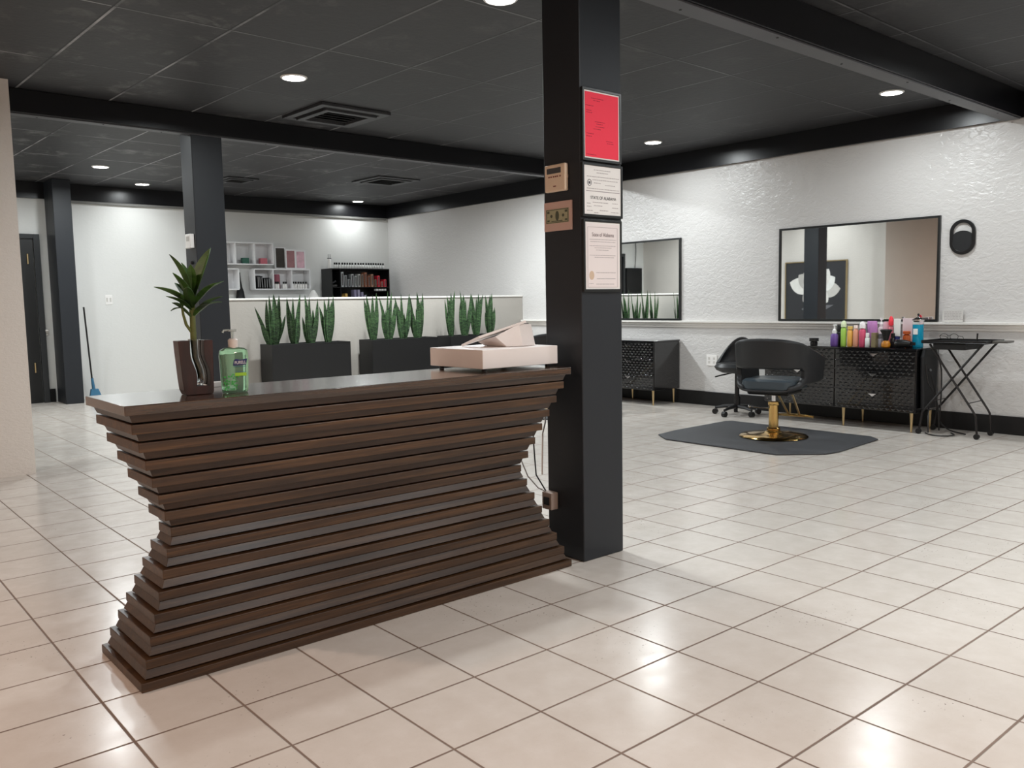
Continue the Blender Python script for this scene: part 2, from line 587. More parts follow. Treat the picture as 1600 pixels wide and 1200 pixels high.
# ================================================================== the room shell
X0, Y0 = -3.6, -3.6
LWX, LWY = 1.505, 7.79      # corner of the left block
struct('floor', MB().box(X0 - .1, Y0 - .1, -.1, XR + .1, YB + .1, 0), M_FLOOR)
struct('ceiling', MB().box(X0 - .1, Y0 - .1, CZ, XR + .1, YB + .1, CZ + .1), M_CEIL)
struct('wall_right', MB().box(XR, Y0, 0, XR + .1, YB + .1, CZ), M_WALL_T)
struct('wall_back', MB().box(LWX - .1, YB, 0, XR, YB + .1, CZ), M_WALL_S)
struct('wall_left', MB().box(X0, LWY, 0, LWX, YB + .1, CZ), M_WALL_P)
struct('wall_near_left', MB().box(X0 - .1, Y0, 0, X0, LWY, CZ), M_WALL_P)
struct('wall_front', MB().box(X0 - .1, Y0 - .1, 0, XR + .1, Y0, CZ), M_WALL_P)
# half-height divider wall behind the planters
HY = 9.96
M_WALL_H = plaster_material('warm_white_half_wall', '#a9a49d', .15, 20, .45, .003)
struct('wall_middle', MB().box(4.05, HY, 0, XR - .002, HY + .14, 1.40), M_WALL_H)
struct('trim_1', MB().box(4.035, HY - .012, 1.401, XR - .004, HY + .152, 1.425), M_TRIMW, bevel=.004)
# black bands at the head of the walls
struct('trim_2', MB().box(XR - .05, Y0, 2.90, XR - .001, YB - .002, CZ - .002), M_BEAM)
struct('trim_3', MB().box(LWX + .002, YB - .05, 2.90, XR - .051, YB - .001, CZ - .002), M_BEAM)
struct('trim_4', MB().box(3.26, YB - .045, 2.865, XR - .051, YB - .004, 2.898), mat('grey_trim', '#777673', .6))
# beams across the room
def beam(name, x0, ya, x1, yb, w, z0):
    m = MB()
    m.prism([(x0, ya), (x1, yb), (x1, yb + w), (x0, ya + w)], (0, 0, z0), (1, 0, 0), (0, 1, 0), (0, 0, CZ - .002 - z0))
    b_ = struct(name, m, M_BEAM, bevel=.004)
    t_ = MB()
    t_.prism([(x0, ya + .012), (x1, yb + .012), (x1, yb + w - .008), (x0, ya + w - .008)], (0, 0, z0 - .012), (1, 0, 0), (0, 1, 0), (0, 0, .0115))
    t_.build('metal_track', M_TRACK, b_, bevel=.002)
    sc_ = MB()
    for k in range(14):
        xx = x0 + (x1 - x0) * (k + .5) / 14
        yy = ya + (yb - ya) * (k + .5) / 14
        sc_.cyl((xx, yy + w * (.3 if k % 2 else .65), z0 - .0145), (xx, yy + w * (.3 if k % 2 else .65), z0 - .0121), .008, n=8)
    sc_.build('screws', M_BLKMAT, b_)
    return b_
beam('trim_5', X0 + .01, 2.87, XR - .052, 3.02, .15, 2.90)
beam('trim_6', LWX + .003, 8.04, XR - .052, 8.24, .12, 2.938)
rail = MB().box(3.0, 0, 0, 3.01, .01, .01)
# chair rail along the right wall: profile in x,z
prof = [(0, 0.965), (-.012, 0.965), (-.016, .985), (-.03, 1.0), (-.034, 1.02), (-.062, 1.028), (-.062, 1.047), (-.004, 1.052), (0, 1.052)]
def rail_mb(y0, y1):
    return MB().prism(prof, (XR - .001, y0, 0), (1, 0, 0), (0, 0, 1), (0, y1 - y0, 0))
struct('trim_7', rail_mb(Y0 + .01, HY - .02), M_TRIMW)
struct('trim_8', rail_mb(HY + .16, YB - .01), M_TRIMW)
struct('trim_9', MB().prism(prof, (3.0 - .07, YB - .001, 0), (0, 1, 0), (0, 0, 1), (-.04, 0, 0)), M_TRIMW)
struct('baseboard_right', MB().box(XR - .022, Y0 + .01, 0.001, XR - .001, HY - .02, .172), M_BASEB, bevel=.004)
struct('baseboard_back', MB().box(2.90, YB - .022, 0.001, 2.975, YB - .001, .19), M_BASEB)
# square columns
def column(name, x0, y0, x1, y1, z1):
    return struct(name, MB().box(x0, y0, 0.001, x1, y1, z1), M_PILLAR, bevel=.006)
column('pillar_front', 3.018, 3.005, 3.312, 3.268, CZ - .003)
column('pillar_middle', 3.036, 8.11, 3.33, 8.39, CZ - .003)
column('pillar_back', 2.99, 13.2, 3.225, YB - .052, CZ - .003)

# door in the back wall, left of the rear column
dr = thing('door_1', None, None, (2.62, YB, 0), kind='structure')
M_DOOR = mat('black_door_paint', '#131415', .4)
MB().box(2.28, YB - .02, 0.002, 2.81, YB - .003, 2.33).build('door_leaf', M_DOOR, dr, world=True, bevel=.004)
MB().box(2.815, YB - .05, 0.002, 2.895, YB - .002, 2.40).box(2.20, YB - .05, 2.335, 2.8145, YB - .002, 2.40).box(2.20, YB - .05, 0.002, 2.275, YB - .002, 2.334).build('door_frame', mat('black_door_frame', '#26282a', .3), dr, world=True, bevel=.004)
for z in (2.05, .51):
    MB().cyl((2.735, YB - .03, z - .07), (2.735, YB - .03, z + .07), .012).build('hinge', M_GOLDS, dr, world=True, smooth=True)

# ================================================================== ceiling fittings
lens = emis('downlight_lens', (1, .99, .96), 22)
lensw = emis('fill_lens_warm', (1, .86, .74), 22)  # glowing lens of the added warm fill lamps
LNAME = ['above the front of the walnut desk', 'beside the large beam near the right wall', 'over the right wall past the front pillar',
         'over the left of the rear room', 'close to the rear column and white back wall', 'in the far back corner above the black rack',
         'cut by the top edge of the photo near the pillar', '', '', '', '', '', '', '', '', '', '', '', '', '', '', '']
for i, (x, y, c, p) in enumerate(LIGHTS):
    vis = i < 7  # later entries are unseen, most of them added fill
    t = thing('recessed_downlight', ('round recessed ceiling downlight ' + LNAME[i]) if vis else 'unseen round recessed ceiling downlight, one of a set mostly added as fill', 'ceiling light',
              (x, y, CZ), group='recessed ceiling downlights')
    MB().lathe([(.105, -.001), (.105, -.006), (.098, -.012), (.088, -.012), (.088, -.002)], n=28).build('trim_ring', M_WHITE, t, smooth=True)
    MB().lathe([(.086, -.003), (.086, -.0065)], n=28).build('lens', lens if c is COOL else lensw, t)
    ld = bpy.data.lights.new('downlight', 'AREA')
    ld.shape = 'DISK'
    ld.size = .17 * K
    ld.energy = p
    ld.color = c
    ld.spread = R(172)
    lo = bpy.data.objects.new('downlight', ld)
    COL.objects.link(lo)
    lo.parent = t
    lo.location = (0, 0, -.014 * K)

M_VENT = mat('dark_grey_vent', '#37383a', .45)
M_VENTB = mat('black_vent_slot', '#0a0a0b', .6)
def vent(x, y, s, drop, rz, label):
    t = thing('ceiling_vent', label, 'air vent', (x, y, CZ), rz, 'square ceiling vents')
    m = MB()
    h = s / 2
    # stepped square rings
    for k, (a, b, z0, z1) in enumerate([(h, h * .80, -.002, -drop * .6), (h * .74, h * .58, -.002, -drop)]):
        m.box(-a, -a, z0, a, -b, z1).box(-a, b, z0, a, a, z1).box(-a, -b, z0, -b, b, z1).box(b, -b, z0, a, b, z1)
    m.build('louvre', M_VENT, t, bevel=.004)
    MB().box(-h * .97, -h * .97, -.0012, h * .97, h * .97, -.008).build('backing', M_VENTB, t)
    fm = MB()
    for q in range(5):
        a = h * (-.44 + q * .22)
        fm.obox((0, a, -.020), (h * 1.1, h * .12, .006), Matrix.Rotation(R(35), 3, 'X'))
    fm.build('louvre_blades', M_VENTB, t)
vent(4.17, 7.40, .74, .05, R(2), 'raised square ceiling vent in front of the rear beam')
vent(6.92, 10.9, .72, .03, R(2), 'dark louvred ceiling vent nearest the right wall')
vent(5.1, 11.95, .46, .03, R(2), 'small ceiling vent just right of the middle column')

# ================================================================== reception desk
dk = thing('reception_desk', 'stacked walnut plank reception desk with flared top and base', 'desk', (1.9, 3.24, 0))
NP = 15
M_DESKT = wood_material('walnut_tabletop', '#26180f', '#3f2d20', '#573f2d', (1.1, 16, 26), .16, .6)
M_DESKT.node_tree.nodes['Principled BSDF'].inputs['Coat Weight'].default_value = .7
M_DESKT.node_tree.nodes['Principled BSDF'].inputs['Coat Roughness'].default_value = .12
MB().box(1.12, 3.245, .01, 2.66, 3.255, .99).box(1.10, 3.24, .012, 1.12, 3.26, .988).build('core', M_BLKMAT, dk, world=True)
pitch = (1.0 - .034) / 14
def dims(i):
    # inset of plank i (0 = top)
    if i <= 7:
        e = .185 * (1 - abs(1 - i / 7.0) ** 1.0)
    else:
        e = .185 * (1 - (i - 7) / 7.0)
    xr = 2.93 if i > 7 else 2.94
    return (.855 + e, 3.005 + e * .93, xr - e, 3.485 - e * .93)
for i in range(NP):
    z1 = 1.0 - i * pitch
    z0 = z1 - .034
    d = dims(i)
    o = MB().box(d[0], d[1], max(z0, .001), d[2], d[3], z1)
    o.build('tabletop' if i == 0 else ('base_plank' if i == NP - 1 else 'plank'), M_DESKT if i == 0 else M_DESK, dk, world=True, bevel=.0022, seg=2)
    if i < NP - 1:
        e = dims(i + 1)
        g = .0055
        za, zb = z0 - .0005, z1 - pitch + .0005
        if i < 7:      # flares inwards going down
            t = tuple(d[k] + (e[k] - d[k]) * .72 for k in range(4))
            b = tuple(e[k] + s * .0035 for k, s in zip(range(4), (1, 1, -1, -1)))
        else:
            t = tuple(d[k] + s * .0035 for k, s in zip(range(4), (1, 1, -1, -1)))
            b = tuple(d[k] + (e[k] - d[k]) * .34 for k in range(4))
        MB().frust(b, t, zb + g, za).build('spacer', M_DESKD, dk, world=True, bevel=.0015)

# ================================================================== things on the desk
M_VASEW = wood_material('mahogany_block', '#1e0f0e', '#331a18', '#452420', (20, 20, 2.0), .3)
vs = thing('bud_vase', 'dark wood block vase with a wavy glass tube on the desk', 'vase', (1.175, 3.215, 1.0), R(-4))
def smap(t):     # glass centreline x offset at height t (0..1)
    return .004 + .014 * math.sin((1 - t) * PI * 1.15 + .15) * (1 - t * .35)
H = .203
def outl(side):
    ctr = [(.16, .017), (.26, .021), (.36, .022), (.49, .017), (.60, .006), (.72, .0), (.86, .001), (1.0, .003)]
    pts = []
    for k in range(15):
        t = .16 + .84 * k / 14
        for (ta, xa), (tb, xb) in zip(ctr[:-1], ctr[1:]):
            if ta <= t <= tb + 1e-6:
                q = (t - ta) / (tb - ta)
                cx = xa + (xb - xa) * q
                break
        pts.append([cx, H * t])
    for _ in range(2):
        for k in range(1, 14):
            pts[k][0] = (pts[k - 1][0] + 2 * pts[k][0] + pts[k + 1][0]) / 4
    return [(cx + side * (.0235 + .003 * k / 14), z) for k, (cx, z) in enumerate(pts)]
L_, R_ = outl(-1), outl(1)
outer_l = [(-.066, H), (-.064, .16), (-.057, .06), (-.053, .02), (-.045, .001)]
outer_r = [(.052, .001), (.056, .01), (.058, .1), (.060, H)]
poly = outer_l + outer_r + [R_[-1]] + R_[::-1][1:] + L_ 
vb = MB().prism(poly, (0, -.034, 0), (1, 0, 0), (0, 0, 1), (0, .068, 0))
vb.build('wood_block', M_VASEW, vs, bevel=.0015)
cen = [((a[0] + b[0]) / 2, 0, a[1] + .002) for a, b in zip(L_, R_)]
cen[-1] = (cen[-1][0], 0, H + .004)
gm = MB().tube(cen, .0228, 18, sy=1.12)
gm.v = gm.v[:]; gm.f = gm.f[:-1]
inner = MB().tube([(c[0], 0, c[2] + (.006 if i == 0 else 0)) for i, c in enumerate(cen)], .0195, 18, sy=1.12)
inner.f = inner.f[:-1]
gm.merge(inner)
n_ = 18; a0 = (len(cen) - 1) * n_; b0 = len(cen) * n_ + (len(cen) - 1) * n_
gm.f += [(a0 + k, a0 + (k + 1) % n_, b0 + (k + 1) % n_, b0 + k) for k in range(n_)]
gm.build('glass_tube', M_GLASS, vs, smooth=True)

def blade(base, tip, w, droop=.0, fold=.25, nseg=10, wpos=.45, side=None, curl=0):
    """a leaf blade from base to tip as a thin closed strip"""
    base, tip = Vector(base), Vector(tip)
    ax = (tip - base)
    L = ax.length
    d = ax.normalized()
    up = Vector((0, 0, 1))
    if side is None:
        sd = d.cross(up)
        if sd.length < .2:
            sd = Vector((.76, -.65, 0))
        sd.normalize()
    else:
        sd = Vector(side).normalized()
    nrm = sd.cross(d).normalized()
    top, bot = [], []
    vs_ = []
    for i in range(nseg + 1):
        t = i / nseg
        c = base + ax * t + up * (droop * L * math.sin(PI * t)) + sd * curl * L * math.sin(PI * t)
        if t < wpos:
            ww = w * (.35 + .65 * math.sin(t / wpos * PI / 2))
        else:
            ww = w * max(.02, math.cos((t - wpos) / (1 - wpos) * PI / 2) ** .8)
        th = .0022
        for off, q in ((-ww / 2, fold * ww / 2), (0, 0), (ww / 2, fold * ww / 2)):
            vs_.append(c + sd * off + nrm * q)
        for off, q in ((ww / 2, fold * ww / 2), (0, 0), (-ww / 2, fold * ww / 2)):
            vs_.append(c + sd * off + nrm * (q - th))
    fs = []
    for i in range(nseg):
        for k in range(6):
            a, b = i * 6 + k, i * 6 + (k + 1) % 6
            fs.append((a, b, b + 6, a + 6))
    fs.append((5, 4, 3, 2, 1, 0))
    fs.append(tuple(nseg * 6 + k for k in range(6)))
    return MB().add(vs_, fs)

M_CANE = mat('green_brown_cane', '#59602f', .5, var=.3, vscale=40)
M_ROOT = mat('amber_roots', '#a8762e', .5, var=.35, vscale=90)
dp = thing('dracaena_plant', 'leafy green dracaena cutting standing in the bud vase', 'plant', (1.175, 3.215, 1.03))
O = Vector((1.175, 3.215, 0))
cane = [(1.193, 3.215, 1.062), (1.190, 3.215, 1.09), (1.177, 3.215, 1.14), (1.175, 3.215, 1.2), (1.175, 3.215, 1.26), (1.176, 3.215, 1.31), (1.180, 3.215, 1.36)]
MB().tube(cane, [.009, .010, .011, .012, .011, .010, .008], 10).build('cane', M_CANE, dp, world=True, smooth=True)
MB().tube([(1.168, 3.215, 1.235), (1.150, 3.213, 1.262), (1.140, 3.211, 1.30), (1.136, 3.21, 1.335)], [.006, .006, .005, .004], 8).build('side_shoot', M_CANE, dp, world=True, smooth=True)
rt = MB()
for k in range(7):
    a = k * 2 * PI / 7
    rt.tube([(1.192, 3.215, 1.10), (1.193 + .007 * math.cos(a), 3.215 + .007 * math.sin(a), 1.072), (1.194 + .011 * math.cos(a + .6), 3.215 + .010 * math.sin(a + .6), 1.050)], [.004, .003, .0015], 6)
rt.build('roots', M_ROOT, dp, world=True, smooth=True)
C0 = (1.178, 3.215, 1.345)
# (tip x, y, z, width, base dz)
LV = [(1.034, 3.19, 1.402, .044, -.01), (1.102, 3.21, 1.520, .040, .03), (1.262, 3.23, 1.548, .060, .02), (1.296, 3.20, 1.424, .034, .0),
      (1.285, 3.20, 1.345, .030, -.03), (1.10, 3.18, 1.452, .030, .0), (1.155, 3.24, 1.492, .034, .03), (1.075, 3.19, 1.368, .030, -.03),
      (1.262, 3.14, 1.365, .032, -.04), (1.22, 3.30, 1.46, .036, .01), (1.15, 3.31, 1.42, .034, -.02), (1.235, 3.12, 1.415, .036, -.01),
      (1.18, 3.22, 1.485, .030, .04), (1.20, 3.10, 1.34, .028, -.05), (1.12, 3.10, 1.40, .03, -.02), (1.105, 3.22, 1.345, .026, -.06)]
for k, (x, y, z, wd, dz) in enumerate(LV):
    base = Vector(C0) + Vector((0, 0, dz))
    base += (Vector((x, y, 0)) - Vector((C0[0], C0[1], 0))) * .07
    blade(base, (x, y, z), wd * 1.25, droop=.06, fold=.35, nseg=12, wpos=.42, side=Vector((.55, -.5, .25)).cross(Vector((x, y, z)) - base) if k < 8 and abs(x - 1.18) > .06 and False else None,
          curl=.03 * (-1) ** k).build('leaf', M_DRAC, dp, world=True, smooth=True)
for (x, y, z) in [(1.10, 3.19, 1.345), (1.105, 3.24, 1.315), (1.125, 3.17, 1.375), (1.16, 3.20, 1.36)]:
    blade((1.137, 3.21, 1.325), (x, y, z), .018, droop=.08, fold=.3, nseg=8).build('leaf', M_DRAC, dp, world=True, smooth=True)

# hand sanitizer bottle
sn = thing('hand_sanitizer_bottle', 'pump bottle of clear green hand sanitizer on the desk', 'bottle', (1.305, 3.165, 1.0), R(-14))
def rrect(hx, hy, r, n=5):
    pts = []
    for cx, cy, a0_ in ((hx - r, hy - r, 0), (-hx + r, hy - r, 90), (-hx + r, -hy + r, 180), (hx - r, -hy + r, 270)):
        for k in range(n + 1):
            a = R(a0_ + 90 * k / n)
            pts.append((cx + r * math.cos(a), cy + r * math.sin(a)))
    return pts
def loft(levels):
    """levels: (z, hx, hy, r)"""
    mb = MB()
    rows = [[(x, y, z) for x, y in rrect(hx, hy, r)] for z, hx, hy, r in levels]
    n = len(rows[0])
    mb.add([p for rw in rows for p in rw], [(i * n + k, i * n + (k + 1) % n, (i + 1) * n + (k + 1) % n, (i + 1) * n + k) for i in range(len(rows) - 1) for k in range(n)] +
           [tuple(range(n - 1, -1, -1)), tuple((len(rows) - 1) * n + k for k in range(n))])
    return mb
M_GEL = mat('green_gel', '#bdf3cb', .06, trans=.8, ior=1.36, var=.12, vscale=30)
loft([(0.001, .044, .020, .016), (.006, .048, .024, .02), (.03, .050, .026, .02), (.14, .0535, .027, .02), (.160, .051, .025, .02), (.168, .040, .020, .018), (.173, .018, .015, .0148)]).build('gel_body', M_GEL, sn, smooth=True)
M_GRN = mat('label_green', '#3fae4e', .4)
lab = MB()
for k in range(60):
    a, b = random.uniform(-.045, .01), random.uniform(.012, .07)
    s = random.uniform(.0015, .0045)
    lab.prism([(a - s, b), (a, b - s), (a + s, b), (a, b + s)], (0, -.0282, 0), (1, 0, 0), (0, 0, 1), (0, .0006, 0))
lab.build('leaf_print', M_GRN, sn)
M_NAVY = mat('label_navy', '#1f2660', .4)
MB().prism([(-.008, .103), (.040, .106), (.045, .129), (.020, .125), (.004, .129), (-.004, .124)], (0, -.0286, 0), (1, 0, 0), (0, 0, 1), (0, .0008, 0)).build('brand_panel', M_NAVY, sn)
text_mb('PURELL', .0165, (.019, -.0288, .1145), (1, 0, .05), (0, 0, 1), squeeze=.78).build('brand_lettering', M_WHITE, sn)
MB().box(-.006, -.0286, .099, .038, -.028, .1005).box(0, -.0286, .079, .036, -.028, .080).build('label_lines', mat('label_blue', '#31708a', .5), sn)
MB().box(-.002, -.0286, .064, .040, -.028, .076).build('label_band', mat('label_lime', '#9ccf3c', .5), sn)
MB().lathe([(.0185, .168), (.0185, .200), (.015, .203), (.0125, .205)], n=20).build('pump_collar', mat('pump_white', '#e7ddd6', .35, trans=.15), sn, smooth=True)
M_PUMP = mat('clear_pump_plastic', '#e3ece8', .12, trans=.7)
MB().cyl((0, 0, .205), (0, 0, .232), .005, n=10).box(-.016, -.009, .232, .014, .009, .240).tube([(-.012, 0, .237), (-.032, 0, .236), (-.036, 0, .228)], .0045, 8).build('pump_head', M_PUMP, sn, bevel=.001)

MB().box(-.03, -.02, .0005, .035, .02, .020).build('card_stack', M_WHITE, label='small white card stack at the desk edge behind the sanitizer', cat='cards', bevel=.001)
bpy.data.objects['card_stack'].location = (1.352 * K, 3.455 * K, 1.0 * K)

# cash drawer and point of sale stand
rg = thing('cash_drawer', 'low white cash drawer box on the right end of the desk', 'cash drawer', (2.70, 3.32, 1.0))
M_REG = mat('white_register_enamel', '#eee6e2', .35)
MB().box(2.472, 3.112, 1.014, 2.952, 3.535, 1.104).build('case', M_REG, rg, world=True, bevel=.003)
MB().box(2.49, 3.533, 1.022, 2.934, 3.541, 1.094).build('drawer_front', M_REG, rg, world=True, bevel=.001)
for x in (2.51, 2.915):
    for y in (3.15, 3.49):
        MB().cyl((x, y, 1.0005), (x, y, 1.0142), .012, n=12).build('foot', M_BLKP, rg, world=True)
ps = thing('payment_terminal', 'white wedge payment terminal with tilted screen on the cash drawer', 'payment terminal', (2.80, 3.3, 1.1045))
M_POS = mat('white_terminal_plastic', '#ece4e0', .3)
MB().add([(2.715, 3.225, 1.1052), (2.795, 3.195, 1.1052), (2.905, 3.225, 1.1052), (2.905, 3.40, 1.1052), (2.715, 3.40, 1.1052),
          (2.650, 3.235, 1.158), (2.775, 3.200, 1.216), (2.878, 3.225, 1.212), (2.878, 3.36, 1.175), (2.640, 3.36, 1.130)],
         [(4, 3, 2, 1, 0), (0, 1, 6, 5), (1, 2, 7, 6), (2, 3, 8, 7), (3, 4, 9, 8), (4, 0, 5, 9), (5, 6, 7), (5, 7, 8, 9)]).build('stand', M_POS, ps, world=True, bevel=.002)
# display slab: leans away from the camera towards the cashier side
sa, sb = Vector((2.585, 3.275, 1.150)), Vector((2.812, 3.185, 1.222))
dn = Vector((.02, .17, -.046))
nn = (sb - sa).cross(dn).normalized()
if nn.z < 0:
    nn = -nn
MB().add([sa, sb, sb + dn, sa + dn, sa + nn * .012, sb + nn * .012, sb + dn + nn * .012, sa + dn + nn * .012],
         [(0, 3, 2, 1), (4, 5, 6, 7), (0, 1, 5, 4), (1, 2, 6, 5), (2, 3, 7, 6), (3, 0, 4, 7)]).build('screen_slab', M_POS, ps, world=True, bevel=.002)
ds_ = [sa.lerp(sb, .06) + dn * .08, sa.lerp(sb, .94) + dn * .08, sa.lerp(sb, .94) + dn * .92, sa.lerp(sb, .06) + dn * .92]
MB().add([p + nn * .0121 for p in ds_] + [p + nn * .0132 for p in ds_], [(0, 3, 2, 1), (4, 5, 6, 7), (0, 1, 5, 4), (1, 2, 6, 5), (2, 3, 7, 6), (3, 0, 4, 7)]).build('display_glass', mat('dark_display', '#101418', .1), ps, world=True)
MB().box(2.818, 3.232, 1.2125, 2.868, 3.245, 1.2165).build('receipt_slot', mat('slot_grey', '#6d6663', .4), ps, world=True)
MB().tube([(2.88, 3.36, 1.112), (2.905, 3.36, 1.135), (2.94, 3.36, 1.142), (2.975, 3.37, 1.132), (2.985, 3.42, 1.09), (2.985, 3.50, 1.02), (3.02, 3.48, .90), (3.10, 3.38, .77), (3.09, 3.36, .68), (3.06, 3.35, .62), (3.055, 3.35, .50), (3.052, 3.35, .40)],
          .0042, 8).build('cable', M_WHITE, ps, world=True, smooth=True)
pb = thing('power_box', 'small tan power box with hanging cords low on the front pillar', 'power box', (3.0165, 3.225, .29))
MB().box(2.968, 3.19, .245, 3.0165, 3.262, .335).build('case', mat('tan_plastic', '#9b8a80', .5), pb, world=True, bevel=.004)
MB().box(2.964, 3.205, .27, 2.9676, 3.245, .31).build('socket', M_BLKP, pb, world=True)

MB().tube([(2.93, 3.345, .67), (2.90, 3.345, .65), (2.86, 3.33, .56), (2.905, 3.30, .42), (2.95, 3.27, .355), (2.975, 3.24, .337)], .0035, 7).build('power_cord', mat('grey_cord', '#8a8581', .5), pb, world=True, smooth=True)
MB().tube([(2.98, 3.33, .70), (2.975, 3.33, .60), (2.965, 3.31, .50), (2.955, 3.29, .42), (2.985, 3.25, .337)], .004, 7).build('data_cord', M_BLKP, pb, world=True, smooth=True)
# ================================================================== frames and papers on the front pillar
PY = 3.005
def frame_on_front(name, label, x0, x1, z0, z1, cat, fm=M_FRAMEB, b=.012, d=.016, paper=M_PAPER, inner=None):
    t = thing(name, label, cat, ((x0 + x1) / 2, PY, (z0 + z1) / 2))
    y1 = PY - .001; y0 = PY - d
    MB().box(x0, y0, z0, x0 + b, y1, z1).box(x1 - b, y0, z0, x1, y1, z1).box(x0 + b, y0, z0, x1 - b, y1, z0 + b).box(x0 + b, y0, z1 - b, x1 - b, y1, z1).build('frame', fm, t, world=True, bevel=.001)
    if inner:
        i = b
        MB().box(x0 + i, y0 + .004, z0 + i, x1 - i, y1, z1 - i).build('mat_border', inner, t, world=True)
        j = b + .007
        MB().box(x0 + j, y0 + .003, z0 + j, x1 - j, y0 + .0042, z1 - j).build('document', paper, t, world=True)
        yy = y0 + .003
    else:
        MB().box(x0 + b, y0 + .004, z0 + b, x1 - b, y1, z1 - b).build('document', paper, t, world=True)
        yy = y0 + .004
    return t, yy
def lines(rows, yy, th=.0022):
    m = MB()
    for (xa, xb, z, *r) in rows:
        h = r[0] if r else th
        m.box(xa, yy - .0006, z - h / 2, xb, yy + .0005, z + h / 2)
    return m
def dashes(xa, xb, z, yy, h=.003, seed=1):
    rr = random.Random(seed)
    m = MB(); x = xa
    while x < xb:
        wd = rr.uniform(.004, .014)
        m.box(x, yy - .0006, z - h / 2, min(x + wd, xb), yy + .0005, z + h / 2)
        x += wd + rr.uniform(.002, .004)
    return m
EX, EZ = (1, 0, 0), (0, 0, 1)
t, yy = frame_on_front('framed_licence', 'framed red licence sheet at the top of the front pillar', 3.022, 3.297, 2.005, 2.352, 'framed document', paper=M_RED, inner=M_PAPER)
mk = MB()
for (a, b, z, s) in [(3.085, 3.17, 2.305, 1), (3.10, 3.145, 2.295, 2), (3.045, 3.10, 2.268, 3), (3.05, 3.085, 2.245, 4), (3.05, 3.09, 2.235, 5), (3.11, 3.18, 2.195, 6), (3.12, 3.165, 2.185, 7),
                     (3.115, 3.175, 2.172, 8), (3.10, 3.15, 2.160, 9), (3.05, 3.10, 2.135, 10), (3.05, 3.09, 2.122, 11), (3.19, 3.235, 2.108, 12), (3.195, 3.24, 2.098, 13), (3.05, 3.12, 2.035, 14)]:
    mk.merge(dashes(a, b, z, yy, .003, s))
mk.build('print', M_REDINK, t, world=True)
t, yy = frame_on_front('framed_business_licence', 'black framed white licence headed STATE OF ALABAMA, middle of pillar', 3.018, 3.305, 1.735, 1.995, 'framed document')
mk = MB()
for k, (a, b, z) in enumerate([(3.10, 3.22, 1.963), (3.12, 3.20, 1.950), (3.05, 3.28, 1.930), (3.09, 3.27, 1.915), (3.10, 3.15, 1.900), (3.18, 3.25, 1.893), (3.05, 3.28, 1.872),
                                (3.05, 3.075, 1.800), (3.09, 3.20, 1.806), (3.23, 3.27, 1.806), (3.05, 3.08, 1.785), (3.10, 3.16, 1.790), (3.23, 3.275, 1.785), (3.05, 3.09, 1.765), (3.14, 3.20, 1.768), (3.22, 3.28, 1.762), (3.10, 3.13, 1.756)]):
    mk.merge(dashes(a, b, z, yy, .003, 40 + k))
mk.merge(lines([(3.045, 3.285, 1.860, .0035)], yy))
mk.build('print', M_INKL, t, world=True)
text_mb('STATE OF ALABAMA', .0215, (3.166, yy - .0005, 1.828), EX, EZ, squeeze=.93).build('heading', mat('dark_ink', '#303036', .7), t, world=True)
MB().tube([(3.068 + .013 * math.cos(a * PI / 8), yy - .0005, 1.900 + .015 * math.sin(a * PI / 8)) for a in range(16)], .0016, 5, closed=True).box(3.062, yy - .0006, 1.894, 3.074, yy + .0004, 1.906).build('seal', M_INK, t, world=True)
t, yy = frame_on_front('framed_certificate', 'framed ivory State of Alabama certificate, lowest on the pillar', 3.022, 3.297, 1.368, 1.722, 'framed document', paper=M_PAPERP, inner=M_WHITE)
text_mb('State of Alabama', .027, (3.16, yy - .0005, 1.648), EX, EZ, squeeze=.86).build('heading', mat('ink_heading', '#77696c', .7), t, world=True)
mk = MB()
for k, (a, b, z) in enumerate([(3.065, 3.255, 1.625), (3.07, 3.25, 1.614), (3.065, 3.25, 1.594), (3.10, 3.22, 1.584), (3.11, 3.20, 1.573), (3.065, 3.25, 1.547), (3.10, 3.24, 1.537),
                                (3.11, 3.25, 1.462), (3.115, 3.25, 1.432), (3.06, 3.09, 1.408), (3.11, 3.24, 1.405)]):
    mk.merge(dashes(a, b, z, yy, .0025, 80 + k))
mk.merge(lines([(3.05, 3.265, 1.685, .0015), (3.05, 3.265, 1.390, .0015)], yy))
mk.box(3.05, yy - .0006, 1.39, 3.0515, yy + .0004, 1.685).box(3.2635, yy - .0006, 1.39, 3.265, yy + .0004, 1.685)
mk.build('print', M_INKL, t, world=True)
MB().prism([(.017 * math.cos(a * PI / 10), .022 * math.sin(a * PI / 10)) for a in range(20)], (3.078, yy - .0008, 1.448), EX, EZ, (0, .001, 0)).build('seal', mat('gold_seal', '#cdb49c', .5), t, world=True)

# left face of the pillar
PX = 3.018
th = thing('thermostat', 'beige wall thermostat with grey display on the front pillar', 'thermostat', (PX, 3.16, 1.935))
M_TAN = mat('beige_plastic', '#e2cbb2', .4)
MB().box(PX - .026, 3.086, 1.868, PX - .001, 3.234, 2.002).build('body', M_TAN, th, world=True, bevel=.007, seg=3)
MB().box(PX - .0275, 3.115, 1.957, PX - .0255, 3.215, 1.984).build('display', mat('lcd_grey', '#4a4b4c', .25), th, world=True)
mk = MB()
for k, y in enumerate((3.205, 3.19, 3.172, 3.158, 3.145, 3.125)):
    mk.box(PX - .0268, y - .010, 1.938, PX - .0262, y, 1.945)
mk.box(PX - .0268, 3.15, 1.892, PX - .0262, 3.17, 1.897)
mk.build('print', mat('red_brown_ink', '#7b4034', .6), th, world=True)
MB().box(PX - .020, 3.083, 1.930, PX - .006, 3.0862, 1.945).build('slide_switch', M_TAN, th, world=True)
bl = thing('framed_banknote', 'framed green two dollar banknote on pink mat under the thermostat', 'framed banknote', (PX, 3.16, 1.748))
